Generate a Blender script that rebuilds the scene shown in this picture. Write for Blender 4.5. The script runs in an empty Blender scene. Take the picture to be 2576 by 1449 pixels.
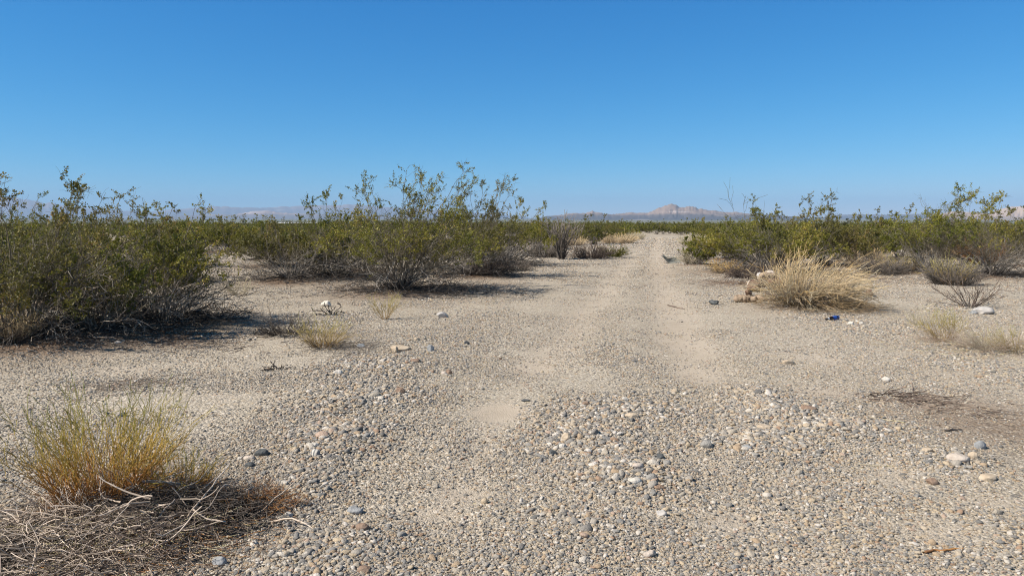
import bpy, bmesh, math
import numpy as np
from mathutils import Vector, Matrix, noise as mnoise
R = math.radians
S = bpy.context.scene
C = S.collection

# ------------------------------------------------------------------ camera
PITCH = 5.42
CAM_H = 1.6
cam_d = bpy.data.cameras.new('camera'); cam = bpy.data.objects.new('camera', cam_d); C.objects.link(cam)
cam.location = (0, 0, CAM_H); cam.rotation_euler = (R(90 - PITCH), 0, 0)
cam_d.sensor_width = 36; cam_d.lens = 26; cam_d.clip_start = 0.05; cam_d.clip_end = 120000
S.camera = cam
# ------------------------------------------------------------------ light
SUN_EL, SUN_AZ = 43.0, 252.0        # azimuth clockwise from +Y: sun to the left and a little behind the camera
w = bpy.data.worlds.new('World'); S.world = w; w.use_nodes = True
nt = w.node_tree; bg = nt.nodes['Background']
sky = nt.nodes.new('ShaderNodeTexSky'); sky.sky_type = 'NISHITA'; sky.sun_disc = False
sky.sun_elevation = R(SUN_EL); sky.sun_rotation = R(SUN_AZ)
sky.altitude = 2500; sky.air_density = 1.0; sky.dust_density = 0.0; sky.ozone_density = 5.0
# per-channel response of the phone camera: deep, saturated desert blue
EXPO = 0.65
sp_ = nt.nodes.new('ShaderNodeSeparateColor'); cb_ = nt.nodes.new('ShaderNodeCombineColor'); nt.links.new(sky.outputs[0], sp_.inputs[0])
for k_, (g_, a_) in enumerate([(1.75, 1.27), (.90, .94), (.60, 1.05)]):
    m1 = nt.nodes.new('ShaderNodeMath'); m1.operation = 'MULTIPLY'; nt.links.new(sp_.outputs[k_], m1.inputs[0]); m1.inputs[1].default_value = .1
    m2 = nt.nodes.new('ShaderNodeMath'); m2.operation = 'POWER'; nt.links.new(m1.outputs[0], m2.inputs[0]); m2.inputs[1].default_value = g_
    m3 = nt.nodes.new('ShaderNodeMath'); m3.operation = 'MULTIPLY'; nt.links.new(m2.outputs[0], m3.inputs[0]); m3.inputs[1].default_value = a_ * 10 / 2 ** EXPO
    # unseen sky overhead dimmed in green and blue for darker, less blue shadows
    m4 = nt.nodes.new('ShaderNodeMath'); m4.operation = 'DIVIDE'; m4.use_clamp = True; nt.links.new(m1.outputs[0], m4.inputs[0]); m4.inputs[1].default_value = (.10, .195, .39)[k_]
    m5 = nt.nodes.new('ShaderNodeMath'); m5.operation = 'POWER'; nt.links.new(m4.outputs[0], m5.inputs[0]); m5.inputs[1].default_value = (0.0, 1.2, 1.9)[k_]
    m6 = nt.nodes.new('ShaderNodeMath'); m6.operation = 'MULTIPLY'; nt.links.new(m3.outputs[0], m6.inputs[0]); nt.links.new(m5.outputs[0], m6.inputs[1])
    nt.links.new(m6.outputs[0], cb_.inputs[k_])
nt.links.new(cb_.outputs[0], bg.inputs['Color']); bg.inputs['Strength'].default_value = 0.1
sd = bpy.data.lights.new('sun', 'SUN'); sun = bpy.data.objects.new('sun', sd); C.objects.link(sun)
sd.energy = 4.6; sd.angle = R(0.5); sd.color = (1.0, 0.925, 0.84)
_d = Vector((math.sin(R(SUN_AZ)) * math.cos(R(SUN_EL)), math.cos(R(SUN_AZ)) * math.cos(R(SUN_EL)), math.sin(R(SUN_EL))))
sun.rotation_euler = _d.to_track_quat('Z', 'Y').to_euler()
S.view_settings.view_transform = 'Standard'; S.view_settings.look = 'None'
S.view_settings.gamma = 1; S.view_settings.exposure = EXPO
S.cycles.use_denoising = True; S.cycles.denoising_prefilter = 'NONE'; S.cycles.use_adaptive_sampling = False; S.cycles.filter_width = 1.05
S.cycles.max_bounces = 6; S.cycles.transparent_max_bounces = 8
S.cycles.diffuse_bounces = 3; S.cycles.volume_bounces = 0

rng = np.random.default_rng(11)

# ------------------------------------------------------------------ helpers
def setp(o, label=None, cat=None, group=None, kind=None):
    if label: o['label'] = label
    if cat: o['category'] = cat
    if group: o['group'] = group
    if kind: o['kind'] = kind
    return o
def empty(name, loc, label, cat, group=None, rz=0.0, sc=1.0):
    o = bpy.data.objects.new(name, None); C.objects.link(o); o.empty_display_size = 0.1
    o.location = loc; o.rotation_euler = (0, 0, rz); o.scale = (sc,) * 3 if not hasattr(sc, '__len__') else sc
    return setp(o, label, cat, group)
def link(name, me, mat=None, parent=None, loc=None, rot=None, sc=None):
    o = bpy.data.objects.new(name, me); C.objects.link(o)
    if mat is not None:
        for m in (mat if isinstance(mat, (list, tuple)) else [mat]):
            if m.name not in [x.name for x in me.materials if x]: me.materials.append(m)
    if parent: o.parent = parent
    if loc is not None: o.location = loc
    if rot is not None: o.rotation_euler = rot
    if sc is not None: o.scale = (sc,) * 3 if not hasattr(sc, '__len__') else sc
    return o

def _hash(ix, iy, s):
    h = (ix * 374761393 + iy * 668265263 + s * 144665) & 0x7fffffff
    h = ((h ^ (h >> 13)) * 1274126177) & 0x7fffffff
    return ((h ^ (h >> 16)) & 0xffff) / 65535.0
def vnoise(x, y, s=0):
    x = np.asarray(x, float); y = np.asarray(y, float)
    ix = np.floor(x).astype(np.int64); iy = np.floor(y).astype(np.int64)
    fx = x - ix; fy = y - iy
    fx = fx * fx * (3 - 2 * fx); fy = fy * fy * (3 - 2 * fy)
    a = _hash(ix, iy, s); b = _hash(ix + 1, iy, s); c = _hash(ix, iy + 1, s); d = _hash(ix + 1, iy + 1, s)
    return (a * (1 - fx) + b * fx) * (1 - fy) + (c * (1 - fx) + d * fx) * fy
def fbm(x, y, s=0, o=4):
    r = 0; a = 0.5
    for k in range(o):
        r = r + a * vnoise(x * 2 ** k + 17.3 * k, y * 2 ** k + 5.1 * k, s + k); a *= 0.5
    return r
def sstep(a, b, x):
    t = np.clip((x - a) / (b - a), 0, 1); return t * t * (3 - 2 * t)

# the lie of the land: flat near by, then falling gently away to a broad plain
def g0(x, y):
    d = np.hypot(x, y)
    z = -0.0088 * np.maximum(0, d - 28) * 1.0
    z = np.maximum(z, -27 - 0.0 * d)
    near = 1 - sstep(60, 200, d)
    z = z + near * (0.10 * (fbm(x / 5, y / 5, 3, 3) - .45) + 0.03 * (fbm(x / 1.1, y / 1.1, 9, 3) - .45))
    return z
F = 1860.0
def ray(u, v):
    cx = (u - 1288) / F; cz = -(v - 724.5) / F
    p = R(-PITCH)
    return np.array([cx, math.cos(p) - cz * math.sin(p), math.sin(p) + cz * math.cos(p)])
def P(u, v):
    """ground point seen along a direction measured on the survey picture (2576 x 1449)"""
    r = ray(u, v); z = 0.0
    for _ in range(14):
        t = (z - CAM_H) / r[2]; x, y = r[0] * t, r[1] * t
        z = z * 0.4 + 0.6 * float(g0(x, y))
    return x, y
# layout marks of the ground: (u, v, half width in px, half depth in px)
def ell(lst):
    out = []
    for (u, v, ru, rv, wgt) in lst:
        x, y = P(u, v); _, y1 = P(u, v - rv); _, y2 = P(u, v + rv)
        out.append((x, y, ru * math.hypot(x, y) / F, max(0.05, (y1 - y2) / 2), wgt))
    return out
def blob(lst, x, y):
    m = np.zeros(np.shape(x))
    for (cx, cy, rx, ry, wgt) in lst:
        q = ((x - cx) / rx) ** 2 + ((y - cy) / ry) ** 2
        m = np.maximum(m, wgt * np.exp(-q * 0.9))
    return m
def lane(pts, hw, x, y):
    """soft band along a polyline; pts are (u, v)"""
    q = [P(*p) for p in pts]
    best = np.full(np.shape(x), 1e9)
    for (x0, y0), (x1, y1) in zip(q[:-1], q[1:]):
        dx, dy = x1 - x0, y1 - y0
        t = np.clip(((x - x0) * dx + (y - y0) * dy) / (dx * dx + dy * dy), 0, 1)
        best = np.minimum(best, np.hypot(x - x0 - t * dx, y - y0 - t * dy))
    return np.exp(-(best / hw) ** 2)
COARSE = ell([(960, 930, 150, 35, .8), (900, 1010, 170, 50, 1), (850, 1110, 150, 60, .9), (780, 1230, 130, 90, .7), (820, 1400, 200, 90, .6),
              (1560, 1040, 200, 40, .8), (1480, 1120, 170, 60, .95), (1560, 1200, 170, 60, .9), (1450, 1330, 200, 80, .5),
              (1900, 1000, 90, 25, .8), (1960, 1040, 160, 30, 1), (2080, 1080, 150, 35, .9), (1900, 1120, 200, 45, .65), (2380, 1160, 120, 40, .5),
              (1150, 860, 120, 40, .3), (1230, 780, 80, 30, .25), (2060, 1260, 200, 40, .3), (1150, 1120, 60, 40, .3)])
SAND = ell([(1340, 918, 75, 22, 1), (1250, 1035, 95, 30, 1), (1190, 1150, 80, 35, .6), (1160, 1240, 120, 40, .75), (1080, 1290, 90, 35, .7), (1130, 1400, 160, 50, .45),
            (1740, 930, 90, 45, 1), (1700, 860, 70, 50, .9), (2050, 985, 140, 22, .75), (2200, 1035, 120, 26, .6), (1830, 960, 80, 22, .7), (2380, 1060, 170, 40, .4),
            (1960, 1210, 120, 35, .65), (1820, 1310, 150, 60, .72), (2250, 1190, 140, 50, .65), (2330, 1330, 220, 60, .65), (2480, 1260, 120, 50, .6), (2000, 1420, 160, 40, .6), (2100, 900, 200, 30, .65), (2400, 940, 160, 25, .65), (2420, 1020, 200, 30, .7), (300, 930, 200, 25, .55), (560, 1000, 120, 30, .5), (1120, 1330, 110, 45, .62), (1300, 1300, 70, 30, .5), (640, 780, 90, 20, .5)])
LANE_R = [(1745, 930), (1720, 850), (1690, 770), (1665, 700), (1650, 650), (1652, 615), (1655, 596)]
LANE_L = [(1335, 925), (1430, 840), (1495, 760), (1545, 700), (1580, 660), (1605, 625), (1622, 600)]
NEAR_L = [(1335, 925), (1255, 1035), (1185, 1160), (1110, 1290), (1060, 1449)]
NEAR_R = [(1745, 930), (1800, 1100), (1850, 1300), (1900, 1449)]
ROAD = [(1480, 800), (1600, 690), (1640, 640), (1650, 612), (1655, 592)]
def coarse_m(x, y):
    m = blob(COARSE, x, y); n = fbm(x / .5, y / .5, 31, 3)
    return np.clip(m * (0.55 + 0.9 * n), 0, 1)
def sand_m(x, y):
    n = .7 * fbm(x / .6, y / .6, 41, 3) + .3 * fbm(x / .16, y / .16, 43, 2)
    m = np.maximum(blob(SAND, x, y), .82 * lane(LANE_R, .6, x, y)); m = np.maximum(m, .68 * lane(LANE_L, .65, x, y))
    m = np.maximum(m, .56 * lane(NEAR_L, .26, x, y)); m = np.maximum(m, .50 * lane(NEAR_R, .30, x, y))
    return sstep(.30, .95, m * (0.6 + 0.9 * n))
MOUNDS = []     # (x, y, radius, height, litter) filled in from the plant list
def g1(x, y):
    z = g0(x, y)
    z = z + 0.055 * blob(COARSE, x, y) - 0.03 * lane(LANE_R, .5, x, y) - .03 * lane(LANE_L, .5, x, y) - .02 * blob(SAND, x, y)
    for (mx, my, mr, mh, ml) in MOUNDS:
        z = z + mh * np.exp(-((x - mx) ** 2 + (y - my) ** 2) / mr ** 2)
    return z
def G(u, v):
    x, y = P(u, v); return Vector((x, y, float(g1(np.float64(x), np.float64(y)))))

# ------------------------------------------------------------------ materials
def mat(name, rough=0.9, spec=0.3):
    m = bpy.data.materials.new(name); m.use_nodes = True
    b = m.node_tree.nodes['Principled BSDF']; b.inputs['Roughness'].default_value = rough
    b.inputs['Specular IOR Level'].default_value = spec
    return m, m.node_tree, b
def N(nt, typ, **kw):
    n = nt.nodes.new(typ)
    for k, v in kw.items():
        if k in n.inputs: n.inputs[k].default_value = v
        else: setattr(n, k, v)
    return n
def ramp(nt, stops, interp='LINEAR'):
    r = nt.nodes.new('ShaderNodeValToRGB'); r.color_ramp.interpolation = interp
    e = r.color_ramp.elements
    e[0].position, e[0].color = stops[0][0], (*stops[0][1], 1)
    e[1].position, e[1].color = stops[1][0], (*stops[1][1], 1)
    for p, c in stops[2:]:
        x = e.new(p); x.color = (*c, 1)
    return r
def mixc(nt, fac, a, b, blend='MIX'):
    m = nt.nodes.new('ShaderNodeMix'); m.data_type = 'RGBA'; m.blend_type = blend
    for s, v in ((m.inputs[0], fac), (m.inputs[6], a), (m.inputs[7], b)):
        if isinstance(v, bpy.types.NodeSocket): nt.links.new(v, s)
        elif isinstance(v, (int, float)): s.default_value = v
        else: s.default_value = (*v, 1)
    return m.outputs[2]
def mth(nt, op, a, b=None):
    m = nt.nodes.new('ShaderNodeMath'); m.operation = op
    for s, v in zip(m.inputs, (a, b)):
        if v is None: continue
        if isinstance(v, bpy.types.NodeSocket): nt.links.new(v, s)
        else: s.default_value = v
    return m.outputs[0]
def attr(nt, name, typ='GEOMETRY'):
    a = nt.nodes.new('ShaderNodeAttribute'); a.attribute_name = name; a.attribute_type = typ; return a.outputs['Fac']

STONE0 = [(0.0, (.36, .34, .30)), (.12, (.24, .235, .22)), (.24, (.46, .40, .31)), (.36, (.30, .30, .285)), (.46, (.40, .31, .21)), (.54, (.56, .53, .47)),
         (.62, (.42, .385, .32)), (.70, (.15, .155, .15)), (.76, (.50, .42, .30)), (.84, (.22, .225, .22)), (.905, (.34, .235, .16)), (.93, (.64, .61, .56)), (.97, (.43, .33, .26))]
STONE = [(p, (c[0] * .96 + .035, c[1] * .92 + .028, c[2] * .86 + .022)) for p, c in STONE0]
def stone_mat():
    m, nt, b = mat('river_stone', .85, .3)
    oi = N(nt, 'ShaderNodeObjectInfo')
    r = ramp(nt, STONE, 'CONSTANT'); nt.links.new(oi.outputs['Random'], r.inputs[0])
    tc = N(nt, 'ShaderNodeTexCoord')
    no = N(nt, 'ShaderNodeTexNoise', Scale=4.0, Detail=5.0, Roughness=.7)
    add = N(nt, 'ShaderNodeVectorMath', operation='ADD'); nt.links.new(tc.outputs['Object'], add.inputs[0]); nt.links.new(oi.outputs['Location'], add.inputs[1])
    nt.links.new(add.outputs[0], no.inputs['Vector'])
    v = mth(nt, 'MULTIPLY_ADD', no.outputs[0], .9); nt.nodes[-1].inputs[2].default_value = .55
    c = mixc(nt, 1.0, r.outputs[0], v, 'MULTIPLY')
    nt.links.new(c, b.inputs['Base Color'])
    bp = N(nt, 'ShaderNodeBump', Strength=.5, Distance=.05); nt.links.new(no.outputs[0], bp.inputs['Height']); nt.links.new(bp.outputs[0], b.inputs['Normal'])
    return m
def rock_mat(name, c1, c2, scale=14, band=False):
    m, nt, b = mat(name, .85, .3)
    tc = N(nt, 'ShaderNodeTexCoord')
    no = N(nt, 'ShaderNodeTexNoise', Scale=scale, Detail=8.0, Roughness=.65); nt.links.new(tc.outputs['Object'], no.inputs['Vector'])
    src = no.outputs[0]
    if band:
        wv = N(nt, 'ShaderNodeTexWave', Scale=scale * 1.2, Distortion=6.0, Detail=3.0); nt.links.new(tc.outputs['Object'], wv.inputs['Vector']); src = wv.outputs['Fac']
    r = ramp(nt, [(.35, c1), (.65, c2)]); nt.links.new(src, r.inputs[0])
    nt.links.new(r.outputs[0], b.inputs['Base Color'])
    n2 = N(nt, 'ShaderNodeTexNoise', Scale=scale * 4, Detail=6.0); nt.links.new(tc.outputs['Object'], n2.inputs['Vector'])
    bp = N(nt, 'ShaderNodeBump', Strength=.6, Distance=.01); nt.links.new(n2.outputs[0], bp.inputs['Height']); nt.links.new(bp.outputs[0], b.inputs['Normal'])
    return m
def ground_mat():
    m, nt, b = mat('desert_ground', .95, .15)
    geo = N(nt, 'ShaderNodeNewGeometry'); pos = geo.outputs['Position']
    sand, coarse, litter, scrub = attr(nt, 'sand'), attr(nt, 'coarse'), attr(nt, 'litter'), attr(nt, 'scrub')
    def vor(scale, rnd=1.0, feature='F1'):
        v = N(nt, 'ShaderNodeTexVoronoi', feature=feature); v.inputs['Scale'].default_value = scale; v.inputs['Randomness'].default_value = rnd
        nt.links.new(pos, v.inputs['Vector']); return v
    def noi(scale, det=4.0, rough=.6):
        n = N(nt, 'ShaderNodeTexNoise', Scale=scale, Detail=det, Roughness=rough); nt.links.new(pos, n.inputs['Vector']); return n.outputs[0]
    def sep(col):
        s = N(nt, 'ShaderNodeSeparateColor'); nt.links.new(col, s.inputs[0]); return s.outputs[0]
    sand = mth(nt, 'MINIMUM', mth(nt, 'MULTIPLY', sand, mth(nt, 'ADD', .35, mth(nt, 'MULTIPLY', noi(11., 5, .7), 1.35))), 1.0)
    grit = vor(95); peb = vor(38); big = vor(17)
    gr = ramp(nt, [(0, (.27, .24, .19)), (.15, (.40, .35, .27)), (.42, (.50, .435, .34)), (.6, (.38, .34, .28)), (.78, (.58, .51, .41)), (.93, (.70, .64, .54))], 'CONSTANT'); nt.links.new(sep(grit.outputs['Color']), gr.inputs[0])
    pr = ramp(nt, [(0, (.42, .37, .29)), (.2, (.32, .30, .26)), (.36, (.52, .455, .35)), (.52, (.40, .37, .31)), (.7, (.62, .55, .44)), (.86, (.46, .36, .24)), (.93, (.72, .67, .58))], 'CONSTANT'); nt.links.new(sep(peb.outputs['Color']), pr.inputs[0])
    br = ramp(nt, STONE, 'CONSTANT'); nt.links.new(sep(big.outputs['Color']), br.inputs[0])
    # pebbles show where their cell value is high enough, more of them on the gravel
    cov1 = mth(nt, 'LESS_THAN', peb.outputs['Distance'], .42)
    c = mixc(nt, mth(nt, 'MULTIPLY', cov1, .85), gr.outputs[0], pr.outputs[0])
    cov2 = mth(nt, 'MULTIPLY', mth(nt, 'LESS_THAN', big.outputs['Distance'], .4), mth(nt, 'GREATER_THAN', N(nt, 'ShaderNodeMath').outputs[0], .5))
    s2 = N(nt, 'ShaderNodeSeparateColor'); nt.links.new(big.outputs['Color'], s2.inputs[0])
    show = mth(nt, 'GREATER_THAN', mth(nt, 'ADD', s2.outputs[1], mth(nt, 'MULTIPLY', coarse, .5)), .72)
    cov2 = mth(nt, 'MULTIPLY', mth(nt, 'LESS_THAN', big.outputs['Distance'], .4), show)
    c = mixc(nt, cov2, c, br.outputs[0])
    # sand: pale, fine
    n1 = noi(3.0, 6); n2 = noi(160., 3)
    sc = ramp(nt, [(.3, (.47, .40, .315)), (.7, (.58, .50, .405))]); nt.links.new(n1, sc.inputs[0])
    sc2 = mixc(nt, mth(nt, 'MULTIPLY', n2, .5), sc.outputs[0], (.42, .36, .28))
    gs = mth(nt, 'GREATER_THAN', s2.outputs[2], .0)
    c = mixc(nt, mth(nt, 'MULTIPLY', sand, .88), c, sc2)
    # broad tone variation of the wash
    tone = ramp(nt, [(.3, (.86, .84, .80)), (.7, (.97, .955, .93))]); nt.links.new(noi(.35, 5), tone.inputs[0])
    c = mixc(nt, 1.0, c, tone.outputs[0], 'MULTIPLY')
    # red-brown litter under the shrubs
    ln = noi(14., 6, .7)
    lm = mth(nt, 'SMOOTH_MIN', mth(nt, 'MULTIPLY', litter, mth(nt, 'MULTIPLY', ln, 2.2)), 1.0)
    lr = ramp(nt, [(.3, (.085, .05, .03)), (.7, (.22, .14, .085))]); nt.links.new(noi(60., 4), lr.inputs[0])
    c = mixc(nt, lm, c, lr.outputs[0])
    # far plain: scrub cover
    far = ramp(nt, [(.4, (.10, .105, .055)), (.62, (.26, .235, .17))]); nt.links.new(noi(.012, 6, .7), far.inputs[0])
    c = mixc(nt, scrub, c, far.outputs[0])
    nt.links.new(c, b.inputs['Base Color'])
    def inv(s): return mth(nt, 'SUBTRACT', 1.0, s)
    h = mth(nt, 'ADD', mth(nt, 'MULTIPLY', inv(grit.outputs['Distance']), .35), mth(nt, 'MULTIPLY', mth(nt, 'MULTIPLY', inv(peb.outputs['Distance']), inv(sand)), 1.0))
    h = mth(nt, 'ADD', h, mth(nt, 'MULTIPLY', mth(nt, 'MULTIPLY', inv(big.outputs['Distance']), cov2), mth(nt, 'MULTIPLY', inv(sand), 2.)))
    h = mth(nt, 'ADD', h, mth(nt, 'MULTIPLY', n2, .3))
    bp = N(nt, 'ShaderNodeBump', Strength=1.0, Distance=.012); nt.links.new(h, bp.inputs['Height']); nt.links.new(bp.outputs[0], b.inputs['Normal'])
    return m
def grad_mat(name, stops, var=.25, rough=.85, transl=0.0):
    """colour along the stem (face attribute tt), varied per stem (rnd)"""
    m, nt, b = mat(name, rough, .2)
    r = ramp(nt, stops); nt.links.new(attr(nt, 'tt'), r.inputs[0])
    v = mth(nt, 'MULTIPLY_ADD', attr(nt, 'rnd'), var * 2); nt.nodes[-1].inputs[2].default_value = 1 - var
    c = mixc(nt, 1.0, r.outputs[0], v, 'MULTIPLY')
    nt.links.new(c, b.inputs['Base Color'])
    if transl: b.inputs['Transmission Weight'].default_value = 0
    return m
def leaf_mat(name, stops, tr=.3):
    m, nt, b = mat(name, .5, .35)
    r = ramp(nt, stops); nt.links.new(attr(nt, 'rnd'), r.inputs[0])
    nt.links.new(r.outputs[0], b.inputs['Base Color'])
    t = N(nt, 'ShaderNodeBsdfTranslucent'); nt.links.new(r.outputs[0], t.inputs['Color'])
    ms = N(nt, 'ShaderNodeMixShader'); ms.inputs[0].default_value = tr
    out = nt.nodes['Material Output']
    nt.links.new(b.outputs[0], ms.inputs[1]); nt.links.new(t.outputs[0], ms.inputs[2]); nt.links.new(ms.outputs[0], out.inputs['Surface'])
    return m

M_STONE = stone_mat(); M_GROUND = ground_mat()
M_LEAF = leaf_mat('creosote_leaf', [(0, (0.076, 0.089, 0.012)), (.35, (0.150, 0.166, 0.019)), (.7, (0.252, 0.245, 0.029)), (.92, (0.376, 0.326, 0.055)), (1.0, (0.427, 0.275, 0.082))])
M_LEAFD = leaf_mat('dark_leaf', [(0, (0.070, 0.082, 0.014)), (.5, (0.140, 0.142, 0.022)), (1.0, (0.266, 0.224, 0.041))])
M_LEAFY = leaf_mat('yellow_green_leaf', [(0, (0.094, 0.101, 0.014)), (.35, (0.182, 0.181, 0.025)), (.7, (0.290, 0.264, 0.039)), (.92, (0.415, 0.339, 0.068)), (1.0, (0.439, 0.275, 0.096))])
M_LEAFB = leaf_mat('olive_brown_leaf', [(0, (0.076, 0.075, 0.016)), (.35, (0.145, 0.135, 0.029)), (.7, (0.227, 0.200, 0.043)), (.92, (0.352, 0.275, 0.082)), (1.0, (0.352, 0.213, 0.096))])
M_BARK = grad_mat('grey_bark', [(0, (.12, .105, .09)), (.25, (.34, .31, .265)), (.5, (.17, .145, .105)), (1, (.14, .12, .075))], .45)
M_BARKD = grad_mat('dark_twig', [(0, (.07, .06, .05)), (1, (.13, .11, .09))], .5)
M_BARKW = grad_mat('bleached_twig', [(0, (.40, .32, .24)), (1, (.64, .53, .42))], .3)
M_STRAW = grad_mat('straw', [(0, (.38, .30, .20)), (.4, (.64, .50, .30)), (1, (.62, .43, .18))], .5)
M_STRAWG = grad_mat('golden_straw', [(0, (.30, .22, .13)), (.3, (.52, .36, .15)), (1, (.56, .34, .09))], .4)
M_STRAWP = grad_mat('pale_straw', [(0, (.36, .31, .22)), (.6, (.56, .49, .32)), (1, (.52, .46, .24))], .35)
M_YG = grad_mat('yellow_green_stem', [(0, (.34, .22, .10)), (.4, (.42, .33, .12)), (1, (.38, .37, .12))], .35)
M_RAB = grad_mat('green_tipped_stem', [(0, (.24, .13, .05)), (.18, (.40, .18, .045)), (.36, (.44, .28, .06)), (.62, (.34, .27, .055)), (.9, (.17, .19, .04))], .35)
M_BROWNB = grad_mat('brown_brush', [(0, (.10, .075, .06)), (1, (.24, .185, .14))], .5)
M_GREYB = grad_mat('grey_brush', [(0, (.11, .095, .08)), (1, (.29, .25, .205))], .45)
M_ORG = grad_mat('orange_twig', [(0, (.22, .11, .05)), (1, (.42, .21, .07))], .4)

# ------------------------------------------------------------------ mesh building with numpy
def mk(name, parts, smooth=False):
    """parts: list of (verts (n,3), quads (m,4), tt (m,), rnd (m,), material index)"""
    parts = [p for p in parts if len(p[1])]
    off = 0; V = []; Q = []; T = []; Rn = []; MI = []
    for (v, q, t, r, mi) in parts:
        V.append(v); Q.append(q + off); off += len(v); T.append(t); Rn.append(r); MI.append(np.full(len(q), mi))
    V = np.concatenate(V).astype(np.float32); Q = np.concatenate(Q).astype(np.int32)
    me = bpy.data.meshes.new(name)
    me.vertices.add(len(V)); me.vertices.foreach_set('co', V.ravel())
    me.loops.add(Q.size); me.loops.foreach_set('vertex_index', Q.ravel())
    me.polygons.add(len(Q)); me.polygons.foreach_set('loop_start', np.arange(0, Q.size, 4, dtype=np.int32))
    me.polygons.foreach_set('material_index', np.concatenate(MI).astype(np.int32))
    me.update(calc_edges=True)
    if smooth: me.polygons.foreach_set('use_smooth', np.ones(len(Q), bool))
    for nm, dat in (('tt', T), ('rnd', Rn)):
        a = me.attributes.new(nm, 'FLOAT', 'FACE'); a.data.foreach_set('value', np.concatenate(dat).astype(np.float32))
    return me
def nrm(a): return a / np.maximum(np.linalg.norm(a, axis=-1, keepdims=True), 1e-9)
def tubes(Pt, Rd, k=4, mi=0, t=None, rnd=None, rg=None):
    B, n, _ = Pt.shape
    T = np.empty_like(Pt); T[:, 1:-1] = Pt[:, 2:] - Pt[:, :-2]; T[:, 0] = Pt[:, 1] - Pt[:, 0]; T[:, -1] = Pt[:, -1] - Pt[:, -2]
    T = nrm(T); ref = np.where(np.abs(T[..., 2:3]) > .9, np.array([1., 0, 0]), np.array([0, 0, 1.]))
    A = nrm(np.cross(T, ref)); Bv = np.cross(T, A)
    ang = np.arange(k) * 2 * math.pi / k
    V = Pt[:, :, None, :] + Rd[:, :, None, None] * (A[:, :, None, :] * np.cos(ang)[None, None, :, None] + Bv[:, :, None, :] * np.sin(ang)[None, None, :, None])
    idx = np.arange(B * n * k).reshape(B, n, k)
    a = idx[:, :-1]; b = idx[:, 1:]
    q = np.stack([a, np.roll(a, -1, 2), np.roll(b, -1, 2), b], -1)
    if t is None: t = np.broadcast_to(np.linspace(0, 1, n - 1)[None, :], (B, n - 1))
    else: t = t[:, :-1]
    if rnd is None: rnd = np.random.default_rng(B).random(B)
    return (V.reshape(-1, 3), q.reshape(-1, 4), np.repeat(t.reshape(B, n - 1, 1), k, 2).ravel(), np.repeat(rnd, (n - 1) * k), mi)
def leaves(Cn, D, L, W, rg, mi=1, rnd=None):
    n = len(Cn); D = nrm(D); s = nrm(np.cross(D, rg.normal(size=(n, 3))))
    L = L[:, None]; W = W[:, None]
    V = np.stack([Cn, Cn + D * L * .5 + s * W * .5, Cn + D * L, Cn + D * L * .5 - s * W * .5], 1)
    q = np.arange(4 * n).reshape(n, 4)
    if rnd is None: rnd = rg.random(n)
    return (V.reshape(-1, 3), q, np.zeros(n), np.clip(rnd, 0, 1), mi)
def along(Pt, bi, t):
    n = Pt.shape[1]; f = t * (n - 1); i = np.minimum(f.astype(int), n - 2); fr = (f - i)[:, None]
    a = Pt[bi, i]; b = Pt[bi, i + 1]
    return a * (1 - fr) + b * fr, nrm(b - a)
def grow(st, dr, L, n, rg, wob, bend):
    """random-walk shoots: start, direction, length, points, wobble, bend vector"""
    B = len(st); out = np.empty((B, n, 3)); out[:, 0] = st; d = nrm(dr)
    for k in range(1, n):
        d = nrm(d + rg.normal(size=(B, 3)) * wob + bend)
        out[:, k] = out[:, k - 1] + d * (L / (n - 1))[:, None]
    return out

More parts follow.
